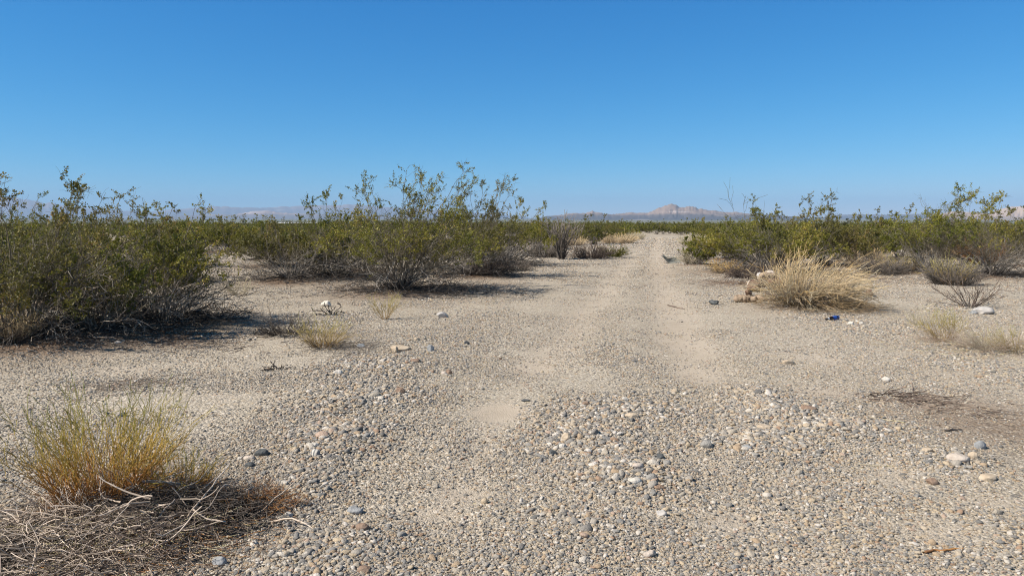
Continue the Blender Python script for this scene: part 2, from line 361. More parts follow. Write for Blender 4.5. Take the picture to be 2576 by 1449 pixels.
def creosote(seed, H=2.0, W=2.6, stems=34, sec=8, twg=4, lf=9, lean=.15, leaf=.024, low=.3, wisp=6, bare=.15, lsz=1.0, k1=4, thick=1.0):
    rg = np.random.default_rng(seed)
    ns = stems + wisp
    ph = rg.random(ns) * 2 * math.pi
    rr = np.sqrt(rg.random(ns)) * W / 2; rr[stems:] *= .75
    # uneven crown: a few lobes higher than others
    lob = .75 + .25 * np.sin(ph * 2 + seed) + .12 * np.sin(ph * 3 + seed * 2)
    hh = H * (1 - .50 * (rr / (W / 2)) ** 2) * (.50 + .22 * rg.random(ns)) * (.78 + .3 * lob)
    hh[stems:] = H * (.88 + .14 * rg.random(wisp))
    base = np.stack([np.cos(ph) * .14 * rg.random(ns) - 0 * ph, np.sin(ph) * .14 * rg.random(ns), np.full(ns, -.04)], 1)
    tip = np.stack([np.cos(ph) * rr + lean * hh, np.sin(ph) * rr, hh], 1)
    ctl = base + np.stack([np.cos(ph) * rr * .35, np.sin(ph) * rr * .35, hh * .55], 1)
    n = 11; t = np.linspace(0, 1, n)[None, :, None]
    S1 = (1 - t) ** 2 * base[:, None] + 2 * t * (1 - t) * ctl[:, None] + t * t * tip[:, None]
    wv = np.cumsum(rg.normal(size=(ns, n, 3)) * .028 * H / 2, axis=1); wv[:, 0] = 0
    S1 = S1 + wv
    S1[:, 1:, 2] = np.maximum(S1[:, 1:, 2], .02)
    Ls = np.linalg.norm(np.diff(S1, axis=1), axis=2).sum(1)
    rad = (.008 + .006 * rg.random(ns))[:, None] * (1 - .78 * np.linspace(0, 1, n))[None, :] * thick
    parts = [tubes(S1, rad, k1, 0, rnd=rg.random(ns))]
    # secondary
    b2 = np.repeat(np.arange(ns), sec); t2 = .25 + .75 * rg.random(len(b2)) ** .8
    p2, d2 = along(S1, b2, t2)
    out = np.stack([np.cos(ph[b2]), np.sin(ph[b2]), np.zeros(len(b2))], 1)
    dir2 = nrm(d2 * .8 + out * .25 + rg.normal(size=(len(b2), 3)) * .55 + np.array([lean * .6, 0, .35]))
    L2 = H * (.12 + .20 * rg.random(len(b2))) * (1.15 - .45 * t2)
    L2 = np.where(b2 >= stems, L2 * .62, L2)
    S2 = grow(p2, dir2, L2, 6, rg, .24, np.array([.03, 0, .06]))
    S2[..., 2] = np.maximum(S2[..., 2], .01)
    parts.append(tubes(S2, (.0042 * thick * (1 - .6 * np.linspace(0, 1, 6)))[None, :] * np.ones((len(b2), 1)), 3, 0, rnd=rg.random(len(b2)), t=.35 + .65 * np.broadcast_to(np.linspace(0, 1, 6), (len(b2), 6))))
    b3 = np.repeat(np.arange(len(b2)), twg); t3 = .25 + .75 * rg.random(len(b3))
    p3, d3 = along(S2, b3, t3)
    dir3 = nrm(d3 * .8 + rg.normal(size=(len(b3), 3)) * .7 + np.array([lean * .3, 0, .2]))
    L3 = H * (.04 + .075 * rg.random(len(b3)))
    S3 = grow(p3, dir3, L3, 4, rg, .3, np.array([.02, 0, .05]))
    S3[..., 2] = np.maximum(S3[..., 2], .01)
    parts.append(tubes(S3, (.0022 * thick * (1 - .5 * np.linspace(0, 1, 4)))[None, :] * np.ones((len(b3), 1)), 3, 0, rnd=rg.random(len(b3)), t=np.full((len(b3), 4), .8)))
    # leaves gathered on the twigs, missing low down and on bare shoots
    z3 = p3[:, 2] / H
    lump = .45 * vnoise(p3[:, 0] * 2.3 + seed, p3[:, 1] * 2.3 + p3[:, 2] * 2.1, seed) + .55 * vnoise(p3[:, 0] * 6 + p3[:, 1] * 2, p3[:, 2] * 6.5 - p3[:, 1] * 4, seed + 3)
    dead = rg.random(ns) < bare
    pr = sstep(low - .12, low + .2, z3 + .35 * (lump - .5)) * np.where(dead[b2[b3]], .06, 1.0) * np.clip((lump - .26) * 3.2, .04, 1.25)
    isw = b2[b3] >= stems
    pr = np.where(isw, .55 * sstep(.5, .8, z3), pr)
    keep = rg.random(len(b3)) < pr
    b3k = np.where(keep)[0]
    b4 = np.repeat(b3k, lf); t4 = rg.random(len(b4)) ** .7
    p4, d4 = along(S3, b4, t4)
    p4 = p4 + rg.normal(size=p4.shape) * .010 * H / 2
    tone = .12 + .75 * vnoise(p4[:, 0] * 2 + 3, p4[:, 2] * 2 + p4[:, 1], seed + 5) + rg.normal(size=len(p4)) * .16
    nl = len(b4)
    LV = leaves(p4, d4 * .4 + rg.normal(size=(nl, 3)) * .6 + np.array([0, 0, .3]), leaf * lsz * (.7 + .6 * rg.random(nl)), leaf * lsz * .62 * (.7 + .6 * rg.random(nl)), rg, 0, tone)
    return parts, LV
def tuft(seed, n=300, H=.5, spread=.5, lean=(0, 0), rad=.0018, wob=.08, base_r=.08, droop=0.0, pts=7, fork=0, up=1.0, lenv=.45):
    rg = np.random.default_rng(seed)
    ph = rg.random(n) * 2 * math.pi; br = np.sqrt(rg.random(n)) * base_r
    st = np.stack([np.cos(ph) * br, np.sin(ph) * br, np.full(n, -.01)], 1)
    inc = np.sqrt(rg.random(n)) * spread
    dr = np.stack([np.cos(ph) * inc, np.sin(ph) * inc, np.full(n, up)], 1)
    L = H * (1 - lenv * rg.random(n))
    A = grow(st, dr, L, pts, rg, wob, np.array([lean[0], lean[1], -droop]))
    A[..., 2] = np.where(np.arange(pts)[None, :] > 0, np.maximum(A[..., 2], .004), A[..., 2])
    parts = [tubes(A, rad * (1 - .55 * np.linspace(0, 1, pts))[None, :] * np.ones((n, 1)), 3, 0, rnd=rg.random(n), t=np.clip(A[..., 2] / H, 0, 1))]
    if fork:
        b = np.repeat(np.arange(n), fork); t = .3 + .7 * rg.random(len(b)); p, d = along(A, b, t)
        F2 = grow(p, d + rg.normal(size=d.shape) * .38, L[b] * (.08 + .22 * rg.random(len(b))), 4, rg, wob * 1.3, np.array([lean[0], lean[1], .05]))
        F2[..., 2] = np.maximum(F2[..., 2], .004)
        parts.append(tubes(F2, rad * .6 * np.ones((len(b), 4)), 3, 0, rnd=rg.random(len(b)), t=np.clip(F2[..., 2] / H, 0, 1)))
    return parts
def sticks(seed, n, cx, cy, sx, sy, L=(.05, .25), rad=(.0012, .003), lift=.02, wob=.12, pts=5, dirbias=None, local=(0, 0, 0), clip=2.2, tilt=.08):
    rg = np.random.default_rng(seed)
    x = cx + np.clip(rg.normal(size=n), -clip, clip) * sx; y = cy + np.clip(rg.normal(size=n), -clip, clip) * sy
    a = rg.random(n) * 2 * math.pi
    if dirbias is not None: a = dirbias + rg.normal(size=n) * .6
    q = 1 - ((x - cx) / sx / 2.2) ** 2 - ((y - cy) / sy / 2.2) ** 2
    z = g1(x, y) + .002 + lift * rg.random(n) * np.clip(q, 0, 1)
    l = L[0] + (L[1] - L[0]) * rg.random(n) ** 2
    A = grow(np.stack([x, y, z], 1), np.stack([np.cos(a), np.sin(a), rg.normal(size=n) * tilt], 1), l, pts, rg, wob, np.array([0, 0, -.01]))
    gz = g1(A[..., 0], A[..., 1]); A[..., 2] = np.maximum(A[..., 2], gz + .0015)
    r0 = rad[0] + (rad[1] - rad[0]) * rg.random(n) ** 2
    A = A - np.array(local)
    return tubes(A, r0[:, None] * (1 - .5 * np.linspace(0, 1, pts))[None, :], 4, 0, rnd=rg.random(n))
def rock_mesh(name, seed, sub=3, cuts=7, rough=.06, asp=(1, 1, 1), round_=.35):
    rg = np.random.default_rng(seed)
    bm = bmesh.new(); bmesh.ops.create_icosphere(bm, subdivisions=sub, radius=1.0)
    pl = []
    for _ in range(cuts):
        n = Vector(rg.normal(size=3)).normalized(); pl.append((n, round_ + (1 - round_) * (.45 + .4 * rg.random())))
    o = Vector(rg.random(3) * 50)
    for v in bm.verts:
        p = v.co.copy()
        for n, c in pl:
            d = p.dot(n)
            if d > c: p -= n * (d - c) * .93
        p *= 1 + rough * 1.6 * (mnoise.noise(p * 1.3 + o)) + rough * .5 * mnoise.noise(p * 4 + o) + rough * .22 * mnoise.noise(p * 9 + o)
        v.co = Vector((p.x * asp[0], p.y * asp[1], p.z * asp[2]))
    me = bpy.data.meshes.new(name); bm.to_mesh(me); bm.free()
    me.polygons.foreach_set('use_smooth', np.ones(len(me.polygons), bool))
    return me
def scatter(name, pos, rot, scl, idx, sources):
    """one stuff object: instances of the source meshes on the given points"""
    me = bpy.data.meshes.new(name); me.vertices.add(len(pos)); me.vertices.foreach_set('co', pos.astype(np.float32).ravel())
    for nm, typ, dat, key in (('rot', 'FLOAT_VECTOR', rot, 'vector'), ('scl', 'FLOAT_VECTOR', scl, 'vector'), ('pick', 'INT', idx, 'value')):
        a = me.attributes.new(nm, typ, 'POINT'); a.data.foreach_set(key, (dat.astype(np.float32) if typ != 'INT' else dat.astype(np.int32)).ravel())
    o = link(name, me)
    col = bpy.data.collections.new(name + '_shapes')
    for i, (m, mt) in enumerate(sources):
        s = bpy.data.objects.new('%s_shape_%02d' % (name, i), m)
        if not len(m.materials):
            for q in (mt if isinstance(mt, (list, tuple)) else [mt]): m.materials.append(q)
        col.objects.link(s)
    ng = bpy.data.node_groups.new(name, 'GeometryNodeTree')
    ng.interface.new_socket('Geometry', in_out='INPUT', socket_type='NodeSocketGeometry')
    ng.interface.new_socket('Geometry', in_out='OUTPUT', socket_type='NodeSocketGeometry')
    nn = ng.nodes; gi = nn.new('NodeGroupInput'); go = nn.new('NodeGroupOutput')
    m2p = nn.new('GeometryNodeMeshToPoints'); iop = nn.new('GeometryNodeInstanceOnPoints'); ci = nn.new('GeometryNodeCollectionInfo')
    ci.inputs['Collection'].default_value = col; ci.inputs['Separate Children'].default_value = True; ci.inputs['Reset Children'].default_value = True
    iop.inputs['Pick Instance'].default_value = True
    def na(nm, typ):
        a = nn.new('GeometryNodeInputNamedAttribute'); a.data_type = typ; a.inputs['Name'].default_value = nm
        return [s for s in a.outputs if s.enabled and s.name == 'Attribute'][0]
    L = ng.links
    L.new(gi.outputs[0], m2p.inputs['Mesh']); L.new(m2p.outputs[0], iop.inputs['Points']); L.new(ci.outputs[0], iop.inputs['Instance'])
    L.new(na('pick', 'INT'), iop.inputs['Instance Index'])
    e2r = nn.new('FunctionNodeEulerToRotation'); L.new(na('rot', 'FLOAT_VECTOR'), e2r.inputs[0]); L.new(e2r.outputs[0], iop.inputs['Rotation'])
    L.new(na('scl', 'FLOAT_VECTOR'), iop.inputs['Scale']); L.new(iop.outputs[0], go.inputs[0])
    md = o.modifiers.new('scatter', 'NODES'); md.node_group = ng
    return o

# ------------------------------------------------------------------ where the plants stand (picture positions of their feet)
# u, v, height, width, seed, options, label
CREO = [
 (60, 858, 1.95, 2.7, 101, dict(stems=34, lean=.12, wisp=10, low=.16), 'big green creosote bush at the left edge with wispy shoots above the skyline'),
 (250, 850, 1.35, 1.7, 102, dict(stems=24, lean=.05, wisp=0, low=.1, bare=.35), 'low creosote bush with bleached twisted branches between the two big left bushes'),
 (400, 822, 1.80, 2.0, 103, dict(stems=32, lean=.05, wisp=3, low=.30, bare=.2), 'creosote bush with dark arching bare branches sweeping right onto the gravel'),
 (205, 765, 2.0, 2.3, 104, dict(stems=28, lean=.18, wisp=6, low=.2), 'creosote bush directly behind the low bleached one, with a forked shoot against the sky'),
 (30, 735, 2.0, 2.6, 105, dict(stems=28, lean=.15, wisp=2, low=.2), 'creosote bush at the left edge in the second row'),
 (350, 712, 1.95, 2.7, 116, dict(stems=30, lean=.1, wisp=2, low=.2), 'bright green creosote bush behind the arching one, its crown just above the skyline'),
 (120, 700, 1.9, 2.6, 120, dict(stems=28, lean=.12, wisp=3, low=.15), 'creosote bush in the third row on the left, just under the far blue mountains'),
 (440, 672, 1.8, 2.6, 121, dict(stems=28, lean=.05, wisp=2, low=.12), 'olive creosote bush at the left rim of the gravel clearing, behind the arching one'),
 (655, 655, 1.3, 1.8, 122, dict(stems=22, lean=.02, wisp=0, low=.1), 'small creosote bush peeping out left of the leafy clearing bush'),
 (2190, 655, 1.7, 2.6, 123, dict(stems=28, lean=.02, wisp=2, low=.2), 'creosote bush in the gap between the sprig bush and the narrow spire bush'),
 (568, 637, 1.7, 3.1, 106, dict(stems=30, lean=.05, wisp=2, low=.12), 'round dark creosote bush at the far end of the left gravel clearing'),
 (478, 636, 1.75, 2.4, 117, dict(stems=24, lean=.05, wisp=2, low=.15), 'creosote bush just left of the round dark one beyond the clearing'),
 (735, 708, 1.75, 2.6, 107, dict(stems=34, lean=.05, wisp=0, low=.34, bare=.2), 'leafy creosote bush right of the gravel clearing with grey tangled lower twigs'),
 (850, 700, 2.05, 2.4, 108, dict(stems=28, lean=.16, wisp=6, low=.26, bare=.3), 'half bare creosote bush with thin grey shoots between the clearing bush and the tallest bush'),
 (1010, 735, 2.40, 3.2, 109, dict(stems=46, lean=.16, wisp=13, low=.33, bare=.15, thick=1.15), 'tallest creosote bush in the centre with fanned pale stems and wispy crown'),
 (1190, 697, 2.45, 2.6, 110, dict(stems=30, lean=.16, wisp=9, low=.26, bare=.35), 'windswept creosote bush right of the tallest one, bare below and feathery above'),
 (1275, 668, 1.95, 2.6, 118, dict(stems=26, lean=.2, wisp=6, low=.32, bare=.3), 'sparse grey creosote bush at the right end of the central clump'),
 (1755, 668, .98, 1.25, 111, dict(stems=20, lean=-.05, wisp=3, low=.25, bare=.2), 'small creosote bush beside the torn grey panel at the track edge'),
 (1925, 686, 2.05, 3.9, 112, dict(stems=58, lean=.05, wisp=4, low=.20, bare=.08), 'wide dense creosote bush behind the golden straw bush'),
 (2065, 672, 2.1, 3.0, 113, dict(stems=42, lean=.1, wisp=5, low=.22, bare=.1), 'creosote bush overlapping the wide dense one on its right, with a sprig above the skyline'),
 (2345, 690, 2.45, 2.2, 114, dict(stems=26, lean=.03, wisp=5, low=.36, bare=.2), 'tall creosote bush with a narrow leafy spire, right part of the picture'),
 (2490, 697, 2.1, 2.5, 115, dict(stems=28, lean=.0, wisp=5, low=.42, bare=.4), 'creosote bush with pale bare poles near the right edge'),
 (1830, 655, 1.7, 2.4, 124, dict(stems=26, lean=.03, wisp=1, low=.12), 'creosote bush filling in behind the left half of the wide dense one'),
 (2135, 662, 1.75, 2.4, 125, dict(stems=26, lean=.05, wisp=1, low=.15), 'creosote bush just right of the sprig bush, behind the straw bush'),
 (2262, 652, 1.8, 2.6, 126, dict(stems=26, lean=.03, wisp=1, low=.12), 'creosote bush left of the narrow spire bush in the second row'),
 (2415, 655, 1.8, 2.6, 127, dict(stems=26, lean=.03, wisp=1, low=.12), 'creosote bush seen between the spire bush and the pale poled one'),
 (2535, 650, 1.9, 2.8, 128, dict(stems=26, lean=.03, wisp=2, low=.12), 'creosote bush in the second row at the right edge'),
 (925, 682, 1.7, 2.6, 129, dict(stems=28, lean=.08, wisp=1, low=.15), 'creosote bush filling in left behind the tallest one'),
 (1105, 680, 1.8, 2.6, 130, dict(stems=28, lean=.1, wisp=2, low=.15), 'creosote bush filling in right behind the tallest one'),
 (690, 672, 1.6, 2.4, 131, dict(stems=26, lean=.03, wisp=0, low=.12), 'creosote bush behind the left half of the leafy clearing bush'),
 (800, 668, 1.7, 2.6, 132, dict(stems=26, lean=.05, wisp=1, low=.12), 'creosote bush behind the half bare one with thin shoots'),
 (1360, 628, 1.6, 2.6, 133, dict(stems=26, lean=.05, wisp=2, low=.15), 'creosote bush right of the central clump beyond the grey brush'),
 (2590, 672, 2.0, 2.5, 119, dict(stems=28, lean=.0, wisp=2, low=.3, bare=.2), 'creosote bush cut off by the right edge'),
]
for (u, v, H, W, sd_, op, lb) in CREO:
    x, y = P(u, v); MOUNDS.append((x, y, W * .45, .07, 1.0))
for (u, v, r, h, l) in [(2030, 775, .8, .05, .5), (250, 1290, .55, .05, .9), (1480, 645, 1.2, .12, .5), (1370, 645, .9, .08, .4), (440, 850, .7, .02, 1.0), (130, 870, .9, .0, 1.), (480, 845, .5, 0, .8), (1120, 728, .9, 0, .8), (1250, 715, .6, 0, .45),
                        (830, 845, .35, .03, .5), (2450, 880, .5, .04, .5), (1860, 712, .8, 0, .9), (2180, 700, 1.4, 0, .45), (480, 1290, .3, .0, 1.), (620, 1275, .25, 0, .8), (2440, 1050, .8, 0, .5), (2560, 1080, .7, 0, .5), (2300, 1010, .4, .01, .4), (880, 720, 1.0, 0, .5), (1600, 610, 1., .0, .1)]:
    x, y = P(u, v); MOUNDS.append((x, y, r, h, l))
MOUNDS = [m for m in MOUNDS]

# ------------------------------------------------------------------ ground: one sheet to the horizon
def build_ground():
    rad = np.concatenate([[0.0], 1.2 * 1.0185 ** np.arange(0, 300)]); rad = np.concatenate([rad, np.geomspace(rad[-1] * 1.05, 31000, 60)])
    an = np.concatenate([np.arange(-180, -48, 2.0), np.arange(-48, 48, .2), np.arange(48, 180, 2.0)])
    A, Rr = np.meshgrid(np.radians(an), rad[1:]); x = np.sin(A) * Rr; y = np.cos(A) * Rr
    z = g1(x, y); nr, na = x.shape
    V = np.concatenate([[[0, 0, float(g1(np.float64(0), np.float64(0)))]], np.stack([x, y, z], -1).reshape(-1, 3)])
    i = np.arange(nr * na).reshape(nr, na) + 1
    a = i[:-1]; b = i[1:]
    Q = np.stack([a, b, np.roll(b, -1, 1), np.roll(a, -1, 1)], -1).reshape(-1, 4)[:, ::-1]
    me = bpy.data.meshes.new('ground'); me.vertices.add(len(V)); me.vertices.foreach_set('co', V.astype(np.float32).ravel())
    tri = np.stack([np.zeros(na, int), np.roll(i[0], -1), i[0]], 1)[:, ::-1]
    vi = np.concatenate([Q.ravel(), tri.ravel()]).astype(np.int32)
    ls = np.concatenate([np.arange(0, Q.size, 4), Q.size + np.arange(0, tri.size, 3)]).astype(np.int32)
    me.loops.add(len(vi)); me.loops.foreach_set('vertex_index', vi); me.polygons.add(len(ls)); me.polygons.foreach_set('loop_start', ls)
    me.update(calc_edges=True); me.polygons.foreach_set('use_smooth', np.ones(len(ls), bool))
    X, Y = V[:, 0], V[:, 1]; D = np.hypot(X, Y)
    lit = np.zeros(len(V))
    for (mx, my, mr, mh, ml) in MOUNDS: lit = np.maximum(lit, ml * np.exp(-((X - mx) ** 2 + (Y - my) ** 2) / (mr * 1.15) ** 2))
    rd = lane(ROAD, 3.2, X, Y)
    lit = np.maximum(lit, .5 * sstep(.5, .75, fbm(X / 3, Y / 3, 77, 3)) * sstep(30, 45, D) * (1 - rd))
    for nm, dat in (('sand', sand_m(X, Y)), ('coarse', coarse_m(X, Y)), ('litter', lit), ('scrub', sstep(250, 900, D))):
        at = me.attributes.new(nm, 'FLOAT', 'POINT'); at.data.foreach_set('value', dat.astype(np.float32))
    o = link('ground', me, M_GROUND); o['kind'] = 'structure'
build_ground()

# ------------------------------------------------------------------ far hills
def hill_mat(name, lo, mid, hi, zmid, zhi, sc):
    m, nt, b = mat(name, .95, .1)
    geo = N(nt, 'ShaderNodeNewGeometry'); sp = N(nt, 'ShaderNodeSeparateXYZ'); nt.links.new(geo.outputs['Position'], sp.inputs[0])
    no = N(nt, 'ShaderNodeTexNoise', Scale=sc, Detail=8.0, Roughness=.65); nt.links.new(geo.outputs['Position'], no.inputs['Vector'])
    h = mth(nt, 'ADD', sp.outputs[2], mth(nt, 'MULTIPLY', mth(nt, 'SUBTRACT', no.outputs[0], .5), zhi * 1.0))
    mr = N(nt, 'ShaderNodeMapRange'); nt.links.new(h, mr.inputs[0]); mr.inputs[1].default_value = zmid * .0; mr.inputs[2].default_value = zhi
    r = ramp(nt, [(0, lo), (zmid / zhi, mid), (min(.99, zmid / zhi + .25), hi)]); nt.links.new(mr.outputs[0], r.inputs[0])
    mp = N(nt, 'ShaderNodeMapping'); mp.inputs['Scale'].default_value = (sc * .8, sc * .8, sc * 9); nt.links.new(geo.outputs['Position'], mp.inputs['Vector'])
    st = N(nt, 'ShaderNodeTexNoise', Scale=1.0, Detail=3.0); nt.links.new(mp.outputs[0], st.inputs['Vector'])
    sr = ramp(nt, [(.62, (0, 0, 0)), (.68, (1, 1, 1))]); nt.links.new(st.outputs[0], sr.inputs[0])
    c = mixc(nt, mth(nt, 'MULTIPLY', sr.outputs[0], .5), r.outputs[0], (.52, .45, .40))
    nt.links.new(c, b.inputs['Base Color'])
    return m
def hills(name, prof, dist, depth, mt, seed, nu=420, ns=90, foot=-26.0, rug=.35, lab=None):
    """a range: skyline heights (u, v) of its crest, set out on real ground at its own distance and depth"""
    us = np.linspace(prof[0][0], prof[-1][0], nu); vs = np.interp(us, [p[0] for p in prof], [p[1] for p in prof])
    ss = np.linspace(-1, 1, ns)
    U, Sx = np.meshgrid(us, ss)
    dd = dist + Sx * depth * (.8 + .4 * fbm(U / 90, Sx * 0 + seed, seed))
    ax = (U - 1288) / F
    x = ax * dd; y = dd
    hgt = np.interp(U, us, (548.2 - vs) / F * dist + CAM_H - foot)
    shp = np.clip(1 - np.abs(Sx), 0, 1); shp = shp ** 1.1
    k = 14000.0 / dist
    rdg = 1 - np.abs(2 * fbm(x / depth * 2.4, y / depth * 2.4, seed + 2, 5) - 1)
    gul = 1 - np.abs(2 * fbm(U / 13.0, Sx * 2.2, seed + 5, 4) - 1)
    edge = np.interp(U, [us[0], us[0] + 40, us[-1] - 40, us[-1]], [0, 1, 1, 0])
    hgt = hgt * (1.14 if mt is M_BUTTE else 1.0) * (1 + .16 * (fbm(U / 11.0, U * 0 + seed, seed + 9, 4) - .47))
    z = foot - 4 + hgt * shp * (1 - rug * (1 - rdg) * (.08 + .9 * (1 - shp)) - rug * .5 * (1 - gul) * (1 - shp * .7)) * (edge * .999 + .001)
    V = np.stack([x, y, z], -1).reshape(-1, 3); i = np.arange(ns * nu).reshape(ns, nu)
    q = np.stack([i[:-1, :-1], i[:-1, 1:], i[1:, 1:], i[1:, :-1]], -1).reshape(-1, 4)
    me = mk(name, [(V, q, np.zeros(len(q)), np.zeros(len(q)), 0)], smooth=True)
    o = link(name, me, mt); o['kind'] = 'structure'; return o
M_BUTTE = hill_mat('butte_rock', (.10, .09, .09), (.14, .115, .10), (.28, .205, .155), 32, 120, .0022)
M_TAN = hill_mat('tan_hill', (.28, .23, .19), (.40, .30, .23), (.46, .35, .26), 20, 120, .002)
M_RANGE = hill_mat('far_range', (.17, .165, .185), (.20, .185, .20), (.27, .22, .205), 240, 480, .0006)
M_TANF = hill_mat('pale_ridge', (.16, .14, .14), (.20, .165, .15), (.34, .25, .20), 60, 170, .0012)
M_LOW = hill_mat('low_ridge', (.13, .12, .13), (.17, .15, .14), (.24, .19, .17), 60, 200, .0012)
hills('hills', [(1330, 551), (1370, 545), (1400, 542), (1440, 538), (1470, 537), (1490, 532), (1500, 535), (1530, 539), (1560, 538), (1575, 535), (1600, 537), (1630, 536), (1645, 530), (1660, 523), (1673, 519), (1690, 518),
                (1700, 520), (1712, 525), (1722, 524), (1740, 522), (1755, 525), (1770, 529), (1790, 531), (1815, 535), (1840, 534), (1870, 538), (1900, 540), (1950, 543), (2010, 546), (2060, 550)], 10500, 1500, M_BUTTE, 3, rug=.9)
hills('hills', [(2300, 551), (2360, 537), (2390, 531), (2410, 530), (2440, 534), (2480, 536), (2500, 528), (2530, 520), (2560, 518), (2620, 516), (2700, 520), (2800, 512), (2950, 525), (3100, 545)], 9000, 1500, M_TAN, 8, rug=.8)
hills('hills', [(2040, 549), (2100, 541), (2160, 539), (2230, 540), (2300, 538), (2380, 540), (2460, 543), (2600, 545)], 17000, 1800, M_LOW, 12)
hills('hills', [(-900, 545), (-700, 515), (-500, 495), (-300, 490), (-120, 488), (-40, 490), (30, 493), (60, 500), (110, 508), (170, 516), (240, 524), (300, 528), (380, 533), (430, 527), (500, 521), (560, 518), (610, 522), (680, 522), (740, 518), (800, 516), (860, 515), (900, 513),
                (950, 519), (1010, 523), (1100, 528), (1180, 533), (1240, 538), (1300, 543), (1350, 548)], 24000, 3800, M_RANGE, 21, rug=.5)
hills('hills', [(380, 550), (450, 543), (520, 540), (600, 538), (640, 531), (672, 528), (700, 533), (760, 537), (840, 540), (950, 542), (1060, 545), (1200, 548)], 17500, 1500, M_TANF, 25, rug=.7)

# ------------------------------------------------------------------ haze: the air itself
def build_haze():
    bm = bmesh.new(); bmesh.ops.create_cube(bm, size=1.0)
    for v in bm.verts: v.co = Vector((v.co.x * 64000, v.co.y * 64000, -34 + (v.co.z + .5) * 830))
    me = bpy.data.meshes.new('haze'); bm.to_mesh(me); bm.free()
    m = bpy.data.materials.new('haze_air'); m.use_nodes = True; nt = m.node_tree; nt.nodes.clear()
    out = nt.nodes.new('ShaderNodeOutputMaterial'); pv = nt.nodes.new('ShaderNodeVolumePrincipled')
    pv.inputs['Color'].default_value = (.44, .71, 1.0, 1); pv.inputs['Density'].default_value = 3.9e-5; pv.inputs['Anisotropy'].default_value = .0
    nt.links.new(pv.outputs[0], out.inputs['Volume'])
    o = link('haze', me, m); o['kind'] = 'stuff'
build_haze()

# ------------------------------------------------------------------ gravel (stuff): real stones over the whole wash
def build_gravel():
    shapes = []
    rg = np.random.default_rng(5)
    for i in range(16):
        a = (1, .6 + .35 * rg.random(), .30 + .36 * rg.random())
        shapes.append((rock_mesh('gravel_stone_%02d' % i, 300 + i, 2, 9 + i % 7, .13, a, .05 + .36 * rg.random()), M_STONE))
    n = 1050000
    lr = rg.random(n); r = 2.5 * (75 / 2.5) ** lr; a = R(43) * (2 * rg.random(n) - 1)
    x = np.sin(a) * r; y = np.cos(a) * r
    co = coarse_m(x, y); sa = sand_m(x, y)
    lit = np.zeros(n)
    for (mx, my, mr, mh, ml) in MOUNDS: lit = np.maximum(lit, ml * np.exp(-((x - mx) ** 2 + (y - my) ** 2) / mr ** 2))
    patch = fbm(x / .8, y / .8, 55, 3)
    co = np.maximum(co, 0.3 * sstep(.50, .68, fbm(x / 1.3, y / 1.3, 61, 4)) * (1 - sa))
    acc = (.20 + 1.9 * (patch - .36) + .9 * co) * (1 - .84 * sa) * (1 - .5 * lit)
    keep = rg.random(n) < acc
    x, y, r, co, sa = x[keep], y[keep], r[keep], co[keep], sa[keep]; n = len(x)
    smin = np.maximum(.0032, .00085 * r)
    s = smin * (1 - rg.random(n)) ** (-1 / 2.15)
    s = s * (1 + 1.9 * co * rg.random(n) ** 1.2)
    s = np.minimum(s, (.009 + .015 * co) * (1 + 1.2 * rg.random(n) ** 4))
    s = np.where(rg.random(n) < .007, s * (1.3 + .7 * rg.random(n)), s)
    s = np.maximum(s, smin)
    z = g1(x, y) + s * (.03 + .30 * rg.random(n))
    rot = np.stack([rg.normal(size=n) * .25, rg.normal(size=n) * .25, rg.random(n) * 6.283], 1)
    scl = np.stack([s * (.85 + .5 * rg.random(n)), s * (.8 + .35 * rg.random(n)), s * (.8 + .4 * rg.random(n))], 1)
    o = scatter('gravel', np.stack([x, y, z], 1), rot, scl, rg.integers(0, 16, n), shapes)
    setp(o, kind='stuff', label='loose grey, tan and white gravel covering the wash'); print('gravel', n)
build_gravel()

# ------------------------------------------------------------------ creosote bushes, each one a thing: branches + foliage
for (u, v, H, W, sd_, op, lb) in CREO:
    g = G(u, v); d = math.hypot(g.x, g.y)
    op = dict(op)
    far = d > 25
    op['stems'] = int(op['stems'] * 1.4); W *= 1.18; op['bare'] = op.get('bare', .15) + .1
    br, lv = creosote(sd_, H, W, sec=10, twg=5, lf=23, leaf=.0215 + .0006 * d, **op)
    root = empty('creosote_bush', g, lb, 'bush', 'creosote bushes around the gravel track')
    link('branches', mk('creosote_branches', br), M_BARK, root)
    link('foliage', mk('creosote_foliage', [lv]), (M_LEAF, M_LEAFY, M_LEAFB)[sd_ % 3], root)
    root_h = root
    # dead lower tangle of the old bushes
    if sd_ in (101, 102, 103, 107, 108, 109, 110, 118, 112, 114, 115):
        q = 1 if d > 14 else 1.0
        tp = tuft(sd_ + 900, n=46, H=W * .60, spread=2.4, lean=(.03, 0), rad=.0065, wob=.30, base_r=.22, droop=.09, pts=10, fork=7, up=1.1)
        link('dead_branches', mk('dead_branches', tp), M_BARKW if sd_ == 102 else M_BARK, root)
        tp = tuft(sd_ + 950, n=120 if sd_ == 103 else 70, H=W * (.66 if sd_ == 103 else .5), spread=2.6, lean=(.05 if sd_ == 103 else .02, 0), rad=.0055, wob=.24, base_r=.25, droop=.10, pts=10, fork=6, up=.9)
        link('dark_twigs', mk('dark_twigs', tp), M_BARKD, root)

